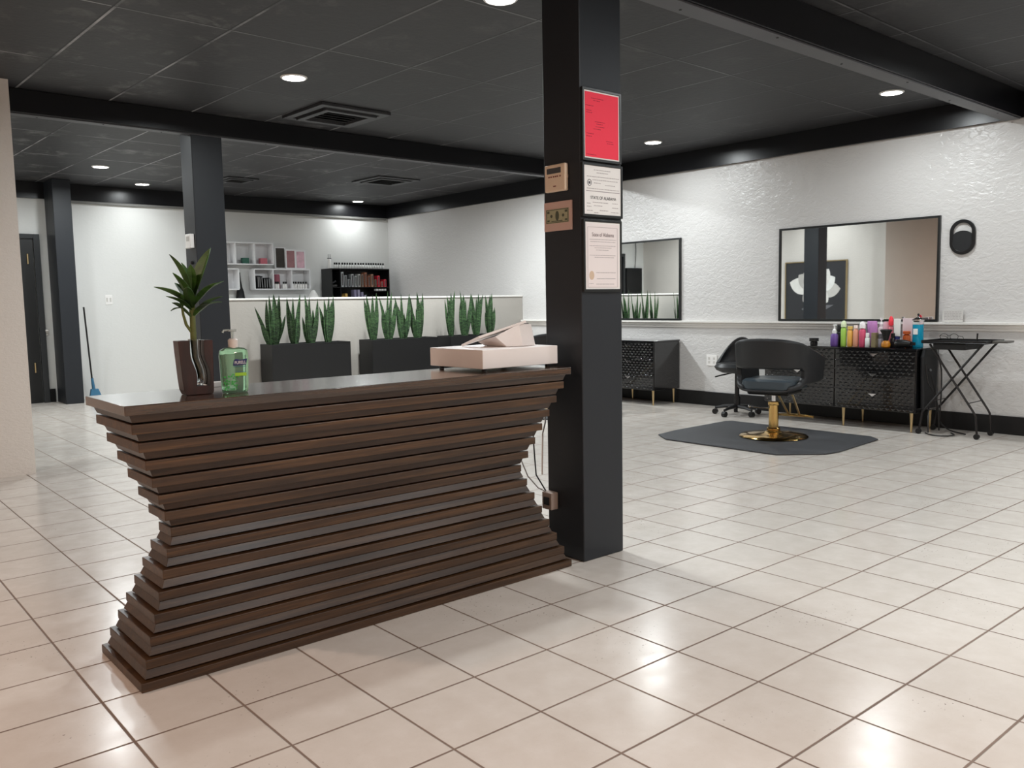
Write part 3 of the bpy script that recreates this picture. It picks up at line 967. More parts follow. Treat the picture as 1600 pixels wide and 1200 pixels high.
MB().box(PX - .012, 3.060, 1.676, PX - .001, 3.255, 1.820).build('plaque', mat('dusty_pink_mat', '#caa99c', .5), bl, world=True, bevel=.001)
MB().box(PX - .0132, 3.076, 1.714, PX - .0118, 3.240, 1.784).build('banknote', mat('banknote_green', '#a39f80', .6, var=.2, vscale=120), bl, world=True)
mk = MB()
xx = PX - .0138
for (ya, yb, za, zb) in [(3.078, 3.238, 1.716, 1.719), (3.078, 3.238, 1.779, 1.782), (3.078, 3.082, 1.716, 1.782), (3.234, 3.238, 1.716, 1.782),
                         (3.086, 3.102, 1.764, 1.775), (3.214, 3.230, 1.764, 1.775), (3.086, 3.102, 1.723, 1.732), (3.214, 3.230, 1.723, 1.732), (3.12, 3.20, 1.722, 1.726)]:
    mk.box(xx, ya, za, PX - .013, yb, zb)
mk.prism([(.013 * math.cos(a * PI / 10), .024 * math.sin(a * PI / 10)) for a in range(20)], (PX - .0136, 3.158, 1.75), (0, 1, 0), EZ, (.0006, 0, 0))
mk.prism([(.008 * math.cos(a * PI / 8), .008 * math.sin(a * PI / 8)) for a in range(16)], (PX - .0136, 3.115, 1.75), (0, 1, 0), EZ, (.0006, 0, 0))
mk.prism([(.008 * math.cos(a * PI / 8), .008 * math.sin(a * PI / 8)) for a in range(16)], (PX - .0136, 3.20, 1.75), (0, 1, 0), EZ, (.0006, 0, 0))
mk.build('engraving', mat('banknote_ink', '#4d5140', .6), bl, world=True)

# thermostat box on the middle column and its hook
MXF = 3.036
tb = thing('wall_control_box', 'white control box high on the middle column', 'control box', (MXF, 8.215, 1.945))
MB().box(MXF - .04, 8.15, 1.885, MXF - .001, 8.28, 2.018).build('case', M_WHITE, tb, world=True, bevel=.005)
MB().box(MXF - .042, 8.18, 1.95, MXF - .0395, 8.245, 1.995).build('panel', mat('box_grey', '#bdbab5', .4), tb, world=True)
MB().lathe([(.018, 0), (.018, .01), (.010, .022)], (MXF - .001, 8.225, 1.75), 12, rot=Matrix.Rotation(-PI / 2, 3, 'Y')).build('coat_hook', M_BLKP, at=(MXF, 8.225, 1.75), label='small black knob hook on the middle column below the control box', cat='hook', smooth=True)

# switches and outlets
def wall_plate(name, label, c, ex, nrm, w_, h_, kind_):
    t = thing(name, label, 'light switch' if kind_ == 'switch' else 'power outlet', c)
    c, ex, nrm = Vector(c), Vector(ex), Vector(nrm)
    MB().prism([(-w_ / 2, -h_ / 2), (w_ / 2, -h_ / 2), (w_ / 2, h_ / 2), (-w_ / 2, h_ / 2)], c + nrm * .0006 - c, ex, EZ, nrm * .007).build('plate', M_WHITE, t, bevel=.002)
    for s in (-1, 1):
        a = s * w_ * .24
        m = MB()
        if kind_ == 'switch':
            m.prism([(a - .012, -.03), (a + .012, -.03), (a + .012, .03), (a - .012, .03)], nrm * .0076, ex, EZ, nrm * .004)
        else:
            for b in (-.024, .024):
                m.prism([(a - .014, b - .015), (a + .014, b - .015), (a + .014, b + .015), (a - .014, b + .015)], nrm * .0076, ex, EZ, nrm * .002)
        m.build('rocker' if kind_ == 'switch' else 'socket', mat('socket_grey', '#c9c6c1', .4), t, bevel=.001)
wall_plate('light_switch', 'white double light switch on the rear white wall', (3.78, YB, 1.465), (1, 0, 0), (0, -1, 0), .10, .14, 'switch')
wall_plate('power_outlet', 'white double outlet low on the right wall left of the chair', (XR, 6.43, .562), (0, 1, 0), (-1, 0, 0), .155, .135, 'outlet')

# broom
br = thing('broom', 'blue headed broom with thin black handle leaning on rear column', 'broom', (3.45, 13.45, 0))
MB().tube([(3.285, 13.16, 1.36), (3.40, 13.42, .30)], .012, 8).build('handle', M_BLKP, br, world=True, smooth=True)
M_BLUE = mat('blue_broom', '#3d7394', .5, var=.15)
MB().tube([(3.398, 13.41, .33), (3.42, 13.44, .16)], [.018, .024], 8).build('socket', M_BLUE, br, world=True, smooth=True)
MB().prism([(-.045, .17), (.055, .17), (.11, .02), (-.075, .02)], (3.425, 13.42, 0), (1, 0, 0), EZ, (0, .05, 0)).build('head', M_BLUE, br, world=True, bevel=.008)
MB().prism([(-.075, .02), (.11, .02), (.125, .002), (-.085, .002)], (3.425, 13.425, 0), (1, 0, 0), EZ, (0, .04, 0)).build('bristles', mat('dark_bristles', '#27475a', .8), br, world=True)

# ================================================================== planters and snake plants
M_PLANT = mat('black_planter_metal', '#131314', .42)
M_SOIL = mat('dark_soil', '#1c1712', .9, var=.4, vscale=60)
def planter(x0, x1, label):
    t = thing('planter', label, 'planter', ((x0 + x1) / 2, 9.715, 0), group='tall black planters by the half wall')
    ya, yb, w_ = 9.55, 9.88, .018
    MB().box(x0, ya, .002, x1, yb, .06).box(x0, ya, .06, x0 + w_, yb, .868).box(x1 - w_, ya, .06, x1, yb, .868).box(x0 + w_, ya, .06, x1 - w_, ya + w_, .868).box(x0 + w_, yb - w_, .06, x1 - w_, yb, .868).build('trough', M_PLANT, t, world=True, bevel=.003)
    MB().box(x0 + w_ + .001, ya + w_ + .001, .78, x1 - w_ - .001, yb - w_ - .001, .80).build('soil', M_SOIL, t, world=True)
planter(4.41, 5.465, 'black rectangular planter of snake plants nearest the middle column')
planter(5.78, 6.83, 'black rectangular planter of snake plants, the middle one')
planter(7.04, 8.09, 'black planter of snake plants partly behind the cash drawer')
def snake(x, y, label, leaves, seed):
    rr = random.Random(seed)
    t = thing('snake_plant', label, 'plant', (x, y, .801), group='snake plants in the planters')
    for (dx, dy, h, lean, wd) in leaves:
        b = (x + dx * .35, y + dy * .35, .802)
        tip = (x + dx + lean, y + dy, .802 + h)
        blade(b, tip, wd, droop=0, fold=rr.uniform(.3, .55), nseg=9, wpos=rr.uniform(.35, .5), side=(math.cos(rr.uniform(-.9, .1)), math.sin(rr.uniform(-.9, .1)), 0),
              curl=rr.uniform(-.035, .035)).build('leaf', M_SNAKE, t, world=True, smooth=True)
def rand_leaves(seed, tall=.66):
    rr = random.Random(seed)
    out = []
    n = 8
    for k in range(n):
        a = 2 * PI * k / n + rr.uniform(-.4, .4)
        rad = rr.uniform(.03, .09)
        h = tall * (rr.uniform(.88, 1.0) if k % 3 == 0 else rr.uniform(.5, .86))
        out.append((rad * math.cos(a), rad * .6 * math.sin(a), h, .05 * math.cos(a) * rr.uniform(.2, 1.3), rr.uniform(.045, .072)))
    return out
import_px = [[4.50, 4.78, 5.00, 5.24], [5.90, 6.13, 6.36, 6.60], [7.16, 7.40, 7.62, 7.86]]
ORDN = ['first', 'second', 'third', 'fourth']
PLN = ['nearest the middle column', 'in the middle planter', 'behind the cash drawer']
for pi_, xs in enumerate(import_px):
    for k, x in enumerate(xs):
        lv = rand_leaves(100 + pi_ * 10 + k, [.67, .69, .70][pi_])
        if pi_ == 0 and k == 0:
            lv += [(-.06, -.02, .52, -.16, .05), (.02, -.03, .67, .0, .10), (.06, 0, .42, .12, .05)]
        snake(x, 9.715, 'snake plant, %s from left in the planter %s' % (ORDN[k], PLN[pi_].replace('in the middle planter', 'in the middle')), lv, 500 + pi_ * 10 + k)

# ================================================================== white wall shelves at the back
YS = 13.50
def cubby(label, xs, z0, z1):
    t = thing('cube_shelf', label, 'shelf', ((xs[0] + xs[-1]) / 2, YB, z0))
    b = .018
    m = MB().box(xs[0], YS, z0, xs[-1], YB - .003, z0 + b).box(xs[0], YS, z1 - b, xs[-1], YB - .003, z1)
    m.box(xs[0], YB - .012, z0 + b, xs[-1], YB - .003, z1 - b)
    m.build('case', M_WHITE2, t, world=True)
    for x in xs:
        MB().box(x - b / 2, YS, z0 + b, x + b / 2, YB - .012, z1 - b).build('upright', M_WHITE2, t, world=True)
cubby('upper white three compartment cube shelf on the back wall', [5.36, 5.684, 6.009, 6.332], 2.005, 2.37)
cubby('lower white three compartment cube shelf with bottles on the back wall', [5.990, 6.318, 6.652, 6.985], 1.598, 1.945)
cubby('lower white cube shelf half hidden by the middle column', [5.08, 5.40, 5.722], 1.598, 1.945)
def jar(name, label, cat, x, y, z, r, h, c, cap=None, capc='#111111', group=None, metal=0, shape='round', rough=.35, caph=.3, trans=0, capr=.75, at_parts=True):
    t = thing(name, label, cat, (x, y, z), group=group)
    M = mat('pack_' + c, c, rough, metal, trans=trans)
    hb = h * (1 - caph) if cap else h
    if shape == 'round':
        pr = [(r * .9, .0005), (r, h * .03), (r, hb * .86), (r * (.95 if not cap else .8), hb * .94), (r * (.9 if not cap else .45), hb)]
        MB().lathe(pr, n=16).build('body', M, t, smooth=True)
    elif shape == 'tube':
        MB().add(*tube_shape(r, hb)).build('body', M, t, smooth=True)
    else:
        MB().box(-r, -r * .7, .0005, r, r * .7, hb).build('body', M, t, bevel=.002)
    if cap:
        MC = mat('cap_' + capc, capc, .35)
        if cap == 'plain':
            MB().lathe([(r * capr, hb + .0003), (r * capr, h * .98), (r * capr * .85, h)], n=14).build('cap', MC, t, smooth=True)
        elif cap == 'spray':
            MB().lathe([(r * .55, hb + .0003), (r * .55, hb + (h - hb) * .35), (r * .22, hb + (h - hb) * .5), (r * .2, h * .93)], n=12).box(-r * .35, -r * .25, h * .93, r * .75, r * .25, h).build('sprayer', MC, t, smooth=False)
        elif cap == 'dome':
            MB().lathe([(r * .95, hb + .0003), (r * .95, hb + (h - hb) * .45), (r * .75, hb + (h - hb) * .8), (r * .3, h)], n=14).build('cap', MC, t, smooth=True)
    return t
def tube_shape(r, h):
    m = MB().lathe([(r * .75, .0005), (r * .8, h * .1), (r, h * .75), (r, h)], n=14)
    return m.v, m.f
jar('green_box', 'dark green box in the upper white cube shelf', 'box', 5.87, 13.58, 2.0235, .055, .095, '#1d5a48', shape='box')
jar('pink_box', 'dusty pink box in the upper white cube shelf', 'box', 6.18, 13.58, 2.0235, .058, .095, '#c26673', shape='box')
jar('white_jar', 'white jar beside the middle column in the upper shelf', 'jar', 5.55, 13.58, 2.0235, .04, .09, '#e6e4e2')
# leaning pictures on top of the lower shelf
def picture(x0, x1, z0, z1, label, c, y):
    t = thing('small_picture', label, 'picture', ((x0 + x1) / 2, y, z0), group='pictures on the white shelf')
    b = .022
    MB().box(x0, y, z0, x0 + b, y + .02, z1).box(x1 - b, y, z0, x1, y + .02, z1).box(x0 + b, y, z0, x1 - b, y + .02, z0 + b).box(x0 + b, y, z1 - b, x1 - b, y + .02, z1).build('frame', M_WHITE2, t, world=True)
    MB().box(x0 + b, y + .006, z0 + b, x1 - b, y + .018, z1 - b).build('print', mat('art_' + c, c, .5, var=.45, vscale=12), t, world=True)
picture(6.40, 6.60, 1.946, 2.315, 'tall white framed picture with dark figure on lower shelf', '#3a342e', 13.60)
picture(6.575, 6.765, 1.946, 2.275, 'white framed picture with mauve figure on lower shelf', '#9c6f72', 13.56)
picture(6.775, 6.965, 1.946, 2.265, 'white framed pale pink print on the lower shelf', '#dcb2bd', 13.60)
for k, (x, h, tl) in enumerate([(6.055, .21, 0), (6.085, .21, 0), (6.125, .205, .1), (6.17, .175, 0), (6.21, .175, 0), (6.25, .18, .1)]):
    t = thing('book', 'black book, %s from left in the lower shelf' % ['first', 'second', 'third', 'fourth', 'fifth', 'sixth'][k], 'book', (x, 13.58, 1.6165), group='black books in the white shelf')
    MB().obox((0, 0, h / 2 + .002), (.024, .12, h), Matrix.Rotation(-tl * .6, 3, 'Y')).build('cover', M_BLKMAT, t)
    MB().obox((0, -.0605, h / 2 + .002), (.012, .002, h * .8), Matrix.Rotation(-tl * .6, 3, 'Y')).build('spine_label', mat('spine_grey', '#8d8d8d', .6), t)
jar('pink_bag', 'mauve rounded bag in middle compartment of lower shelf', 'bag', 6.43, 13.63, 1.6165, .055, .24, '#a05c6a', rough=.6)
pts = [6.375, 6.415, 6.515, 6.555, 6.69, 6.735, 6.785, 6.83, 6.875, 6.925]
base = None
for k, x in enumerate(pts):
    lb = 'white bottle with black cap, %s from left in the lower shelf' % ['first', 'second', 'third', 'fourth', 'fifth', 'sixth', 'seventh', 'eighth', 'ninth', 'tenth'][k]
    if base is None:
        base = jar('bottle', lb, 'bottle', x, 13.545, 1.6165, .022, .115, '#e7e5e2', cap='plain', capc='#131313', group='white bottles in the lower shelf')
    else:
        dup(base, (x, 13.545, 1.6165), 0, lb)
MB().lathe([(.075, 0.0005), (.06, .12), (.035, .2), (.02, .3), (.012, .44)], (5.80, 13.66, 1.446), 12).build('cone_sculpture', M_BLKMAT, at=(5.80, 13.66, 1.446), label='tall black pointed sculpture between the lower white shelves', cat='sculpture', smooth=True)
# counter behind the divider that carries the tall things against the back wall
ct = thing('back_counter', 'pale counter behind the half wall against the back wall', 'counter', (6.2, 13.4, 0))
MB().box(5.62, 13.12, 1.40, 8.655, YB - .005, 1.4445).build('worktop', M_WHITE2, ct, world=True, bevel=.004)
MB().box(5.66, 13.18, .002, 8.60, YB - .03, 1.399).build('cabinet', M_WHITE2, ct, world=True)
MB().lathe([(.10, 0.0005), (.07, .06), (.03, .13), (.012, .14)], (6.93, 13.3, 1.4455), 14).build('lamp_shade', M_WHITE, at=(6.93, 13.3, 1.4455), label='small white cone lamp beside the black product rack', cat='lamp', smooth=True)

# black product rack
rx0, rx1, ry0, ry1, rz0, rz1 = 7.285, 8.455, 13.30, 13.66, 1.4455, 1.955
rk = thing('product_rack', 'black two tier product rack packed with hair colour in the back corner', 'shelf', ((rx0 + rx1) / 2, 13.5, rz0))
b = .016
M_RACK = mat('black_rack_laminate', '#141415', .4)
MB().box(rx0, ry0, rz0, rx0 + b, ry1, rz1).build('side_panel', M_RACK, rk, world=True)
MB().box(rx1 - b, ry0, rz0, rx1, ry1, rz1).build('side_panel', M_RACK, rk, world=True)
MB().box(rx0 + b, ry0, rz1 - b, rx1 - b, ry1, rz1).build('top', M_RACK, rk, world=True)
MB().box(rx0 + b, ry1 - .01, rz0, rx1 - b, ry1, rz1 - b).build('back_panel', M_RACK, rk, world=True)
ZM = 1.635
MB().box(rx0 + b, ry0, ZM - .010, rx1 - b, ry1 - .01, ZM).box(rx0 + b, ry0, rz0, rx1 - b, ry1 - .01, rz0 + .010).build('shelf', M_RACK, rk, world=True)
MB().box(7.455, ry0, ZM, 7.463, ry1 - .01, rz1 - b).box(7.455, ry0, rz0 + .01, 7.463, ry1 - .01, ZM - .01).build('divider', M_RACK, rk, world=True)
cols = [('#b7bbbd', .26), ('#9a9ea0', .205), ('#8f9496', .135), ('#a9acad', .225), ('#b4b8b8', .195), ('#b3b3b0', .225), ('#8f7768', .225), ('#a56a52', .255), ('#97604c', .195), ('#b78a74', .225), ('#7a5a47', .135), ('#e8384c', .20), ('#c9635a', .10), ('#e63d50', .135)]
cn = ['silver', 'grey', 'short grey', 'pale grey', 'ash grey', 'light grey', 'taupe', 'tall copper', 'brown', 'tan', 'short brown', 'tall red', 'small coral', 'short red']
for k, (c, h) in enumerate(cols):
    x = 7.50 + k * .0665
    t = thing('hair_colour_stack', '%s hair colour stack in the rack\'s upper row' % cn[k], 'hair colour stack', (x, 13.305, ZM + .001), group='hair colour stacks in the rack')
    m = MB()
    nb = max(2, int(h / .032))
    for q in range(nb):
        m.box(-.022, 0, q * h / nb + .0008, .022, .12, (q + 1) * h / nb - .0015)
    m.build('boxes', mat('colour_' + c, c, .45, var=.15, vscale=90), t)
    MB().box(-.012, -.0012, h * .1, .012, -.0002, h * .9).build('printed_strip', mat('strip_dark', '#4d4a4a', .5), t)
for k in range(4):
    MB().box(-.020, 0, 0.0005, .020, .08, .035).build('white_tub', M_WHITE, label='small white tub, %s of four at right of the rack' % ORDN[k], cat='tub', group='white tubs in the rack')
    o = [q for q in bpy.data.objects if q.name.startswith('white_tub')][-1]
WT = sorted([q for q in bpy.data.objects if q.name.startswith('white_tub')], key=lambda q: q.name)
for k, o in enumerate(WT):
    o.location = Vector((8.21 + k * .056, 13.33, 1.565)) * K
MB().box(8.17, 13.31, 1.556, 8.436, 13.60, 1.5645).build('half_shelf', M_RACK, rk, world=True)
for k, (x, h, c, nm) in enumerate([(7.52, .03, '#c9a24b', 'short yellow'), (7.58, .065, '#cfa75a', 'taller yellow'), (7.76, .13, '#8d86a3', 'plain lilac'), (7.83, .13, '#9a94ad', 'striped lilac'), (7.90, .09, '#8c87a0', 'shorter lilac'), (7.965, .035, '#a29cb5', 'smallest lilac')]):
    t = thing('hair_colour_stack', '%s hair colour stack on the rack\'s bottom row' % nm, 'hair colour stack', (x, 13.33, rz0 + .011), group='hair colour stacks in the rack')
    MB().box(-.022, 0, .0008, .022, .12, h).build('boxes', mat('colour_' + c, c, .45, var=.15, vscale=90), t)
t0 = None
xs_ = [7.41, 7.45, 7.50, 7.56, 7.61, 7.66, 7.71, 7.76, 7.82, 7.88, 7.93, 7.98, 8.04, 8.09, 8.14, 8.19, 8.24, 8.29, 8.34, 8.39]
for k, x in enumerate(xs_):
    lb = 'white developer bottle with black cap, number %d from left on top of the rack' % (k + 1)
    if t0 is None:
        t0 = jar('bottle', lb, 'bottle', x, 13.40, rz1 + .0005, .021, .105, '#e9e9e7', cap='plain', capc='#121212', group='bottles along the top of the rack', capr=.75, caph=.35)
    else:
        dup(t0, (x, 13.40, rz1 + .0005), 0, lb)
t = thing('pump_bottle', 'tall white bottle pair with black spouts at left end of rack', 'bottle', (7.32, 13.42, rz1 + .0005))
MB().lathe([(.028, .0005), (.028, .15), (.012, .17)], (0, 0, 0), 12).build('body', M_WHITE, t, smooth=True)
MB().box(-.035, -.01, .17, .035, .01, .182).tube([(-.018, 0, .182), (-.018, 0, .245)], .004, 6).tube([(.018, 0, .182), (.018, 0, .245)], .004, 6).build('spout', M_BLKP, t)
t = thing('hair_clippers', 'black clippers case with small blade in the rack left bay', 'clippers', (7.375, 13.36, ZM + .001))
MB().box(-.06, 0, .0005, .06, .1, .05).build('case', M_BLKLAQ, t, bevel=.008)
MB().prism([(-.04, .05), (.05, .09), (.03, .12), (-.05, .07)], (0, .02, 0), (1, 0, 0), EZ, (0, .05, 0)).build('blade_cover', mat('gunmetal', '#3a3b3e', .3, .6), t, bevel=.004)

# black television in the left of the rear room (seen in the mirror)
tv = thing('television', 'black wall panel screen left of the rear door', 'television', (2.06, YB, 1.7))
MB().box(1.62, YB - .06, 1.30, 2.17, YB - .004, 2.07).build('housing', M_BLKP, tv, world=True, bevel=.006)
MB().box(1.64, YB - .0625, 1.32, 2.15, YB - .0602, 2.05).build('screen', mat('screen_black', '#07090c', .12), tv, world=True)
MB().tube([(1.84, YB - .03, 2.075), (1.83, YB - .04, 2.25), (1.80, YB - .03, 2.5), (1.82, YB - .02, 2.88)], .008, 7).build('cable', M_BLKP, tv, world=True, smooth=True)

# magnolia picture on the left wall (seen in the mirror)
pc = thing('flower_picture', 'large gold framed white magnolia picture, seen in the mirror', 'picture', (LWX, 9.19, 1.25))
y0, y1, z0, z1 = 8.53, 9.88, .42, 2.03
fb = .022
MB().box(LWX + .001, y0, z0, LWX + .04, y0 + fb, z1).box(LWX + .001, y1 - fb, z0, LWX + .04, y1, z1).box(LWX + .001, y0 + fb, z0, LWX + .04, y1 - fb, z0 + fb).box(LWX + .001, y0 + fb, z1 - fb, LWX + .04, y1 - fb, z1).build('frame', M_GOLDS, pc, world=True)
cv_ = MB().box(LWX + .001, y0 + fb, z0 + fb, LWX + .030, y1 - fb, z1 - fb).build('canvas', mat('charcoal_canvas', '#303033', .6, var=.1), pc, world=True)
M_PETS = [mat('petal_tone_%d' % i, c, .6, var=.18, vscale=9) for i, c in enumerate(('#e8e5e0', '#cfcbc6', '#f0eeea', '#bdb9b4'))]
cy, cz = 9.2, 1.43
pet = [(72, .60, .34, 0), (-86, .54, .32, 1), (48, .50, .30, 3), (-58, .50, .30, 2), (24, .52, .30, 1), (-34, .52, .30, 0), (0, .50, .28, 2),
       (128, .34, .26, 3), (-128, .36, .28, 0), (160, .28, .24, 1), (60, .30, .24, 2), (-50, .30, .24, 3), (5, .30, .24, 0)]
for k, (ang, L, wd, mi) in enumerate(pet):
    a = R(ang)
    m = MB(); pts_ = []
    for q in range(14):
        tt = q / 13
        pts_.append((tt * L, wd / 2 * math.sin(PI * min(1, tt * 1.02)) ** .7 * (.7 + .5 * tt)))
    full = pts_ + [(p, -r_) for p, r_ in pts_[::-1]][1:-1]
    d_ = [(p * math.sin(a) + r_ * math.cos(a), p * math.cos(a) - r_ * math.sin(a)) for p, r_ in full]
    m.prism(d_, (LWX + .0305 + k * .0004, cy, cz), (0, 1, 0), EZ, (.0006, 0, 0))
    m.build('petal', M_PETS[mi], pc, world=True)
MB().prism([(-.03, -.05), (.03, -.05), (.02, -.75), (-.02, -.75)], (LWX + .0303, cy, cz), (0, 1, 0), EZ, (.0006, 0, 0)).prism([(0, -.35), (.2, -.42), (.3, -.36), (.2, -.30)], (LWX + .0303, cy, cz), (0, 1, 0), EZ, (.0006, 0, 0)).prism([(0, -.40), (-.25, -.36), (-.4, -.28), (-.25, -.28)], (LWX + .0303, cy, cz), (0, 1, 0), EZ, (.0006, 0, 0)).build('stem', mat('grey_stem', '#77767a', .6), pc, world=True)

# ================================================================== stations on the right wall
def mirror(ya, yb, label):
    t = thing('wall_mirror', label, 'mirror', (XR, (ya + yb) / 2, 1.5), group='black framed station mirrors')
    z0, z1, b = 1.054, 2.09, .022
    MB().box(XR - .030, ya, z0, XR - .001, ya + b, z1).box(XR - .030, yb - b, z0, XR - .001, yb, z1).box(XR - .030, ya + b, z0, XR - .001, yb - b, z0 + b).box(XR - .030, ya + b, z1 - b, XR - .001, yb - b, z1).build('frame', M_FRAMEB, t, world=True)
    MB().box(XR - .018, ya + b, z0 + b, XR - .002, yb - b, z1 - b).build('glass', M_MIRROR, t, world=True)
mirror(3.72, 5.495, 'wide black framed mirror above the dresser with hair products')
mirror(6.90, 8.67, 'black framed mirror half hidden by the front pillar')

# dresser
DY0, DY1, DF = 3.69, 5.34, 8.185
ds = thing('dresser', 'black textured dresser with hair products on top behind the salon chair', 'dresser', (DF, (DY0 + DY1) / 2, 0), group='black embossed dressers')
hw = (DY1 - DY0) / 2
MB().box(.012, -hw, .19, .50, hw, .79).box(-.005, -hw - .006, .7905, .505, hw + .006, .81).build('body', M_BLKLAQ, ds, bevel=.003)
def drawer_mesh(w_, h_):
    m = MB().box(0, -w_ / 2, 0, .011, w_ / 2, h_)
    nx_, nz_ = 14, 6
    cw, chh = w_ / nx_, h_ / nz_
    for i in range(nx_):
        for j in range(nz_):
            off = (cw / 2 if j % 2 else 0)
            cy_ = -w_ / 2 + cw * (i + .5) + off
            if cy_ + cw * .45 > w_ / 2:
                continue
            cz_ = chh * (j + .5)
            a_, b_ = cw * .46, chh * .46
            m.add([(0, cy_ - a_, cz_ + b_ * .3), (0, cy_, cz_ - b_), (0, cy_ + a_, cz_ + b_ * .3), (0, cy_, cz_ + b_), (-.012, cy_, cz_ + b_ * .35)],
                  [(0, 1, 4), (1, 2, 4), (2, 3, 4), (3, 0, 4)])
    return m
dw = hw - .008
dmesh = None
for cidx in (-1, 1):
    for r_ in range(3):
        z0 = .197 + r_ * .198
        if dmesh is None:
            d_ = drawer_mesh(dw - .004, .190).build('drawer', M_BLKLAQ, ds, bevel=.0022, seg=3, smooth=True)
            hm = MB().prism([(-.045, .012), (.045, .012), (0, -.020)], (-.02, 0, 0), (0, 1, 0), EZ, (.018, 0, 0)).build('handle', M_CHROME, d_, bevel=.002)
            dmesh, hmesh = d_, hm
        else:
            d_ = dmesh.copy(); COL.objects.link(d_)
            h2 = hmesh.copy(); COL.objects.link(h2); h2.parent = d_
        d_.parent = ds
        d_.location = Vector((0, cidx * (dw / 2 + .004), z0)) * K
        (hm if d_ is dmesh else h2).location = Vector((0, 0, .150)) * K
for y in (-hw + .05, -.08, hw - .05):
    for x in (.05, .45):
        MB().tube([(x, y, .19), (x, y, .002)], [.018, .009], 10).build('leg', M_GOLDS, ds, smooth=True)
dup(ds, (8.20, 6.92 + hw, 0), 0, 'black textured dresser with gold legs, right of the front pillar')

# mats
def mat_thing(dx, dy, label, rz=0):
    pts_ = [(6.44, 5.38), (6.28, 5.16), (6.28, 3.98), (6.58, 3.70), (6.76, 3.67), (7.58, 3.74), (7.68, 3.86), (7.69, 5.40), (7.62, 5.45), (6.80, 5.43)]
    m = MB().prism([(x - 7.0, y - 4.55) for x, y in pts_], (0, 0, .0015), (1, 0, 0), (0, 1, 0), (0, 0, .014))
    o = m.build('floor_mat', M_MATTE, label=label, cat='floor mat', group='salon chair mats', bevel=.009, seg=3)
    o.location = Vector((7.0 + dx, 4.55 + dy, 0)) * K
mat_thing(0, 0, 'dark grey anti fatigue mat under the gold based salon chair')
mat_thing(0.02, 3.17, 'dark grey anti fatigue mat mostly hidden behind the front pillar')

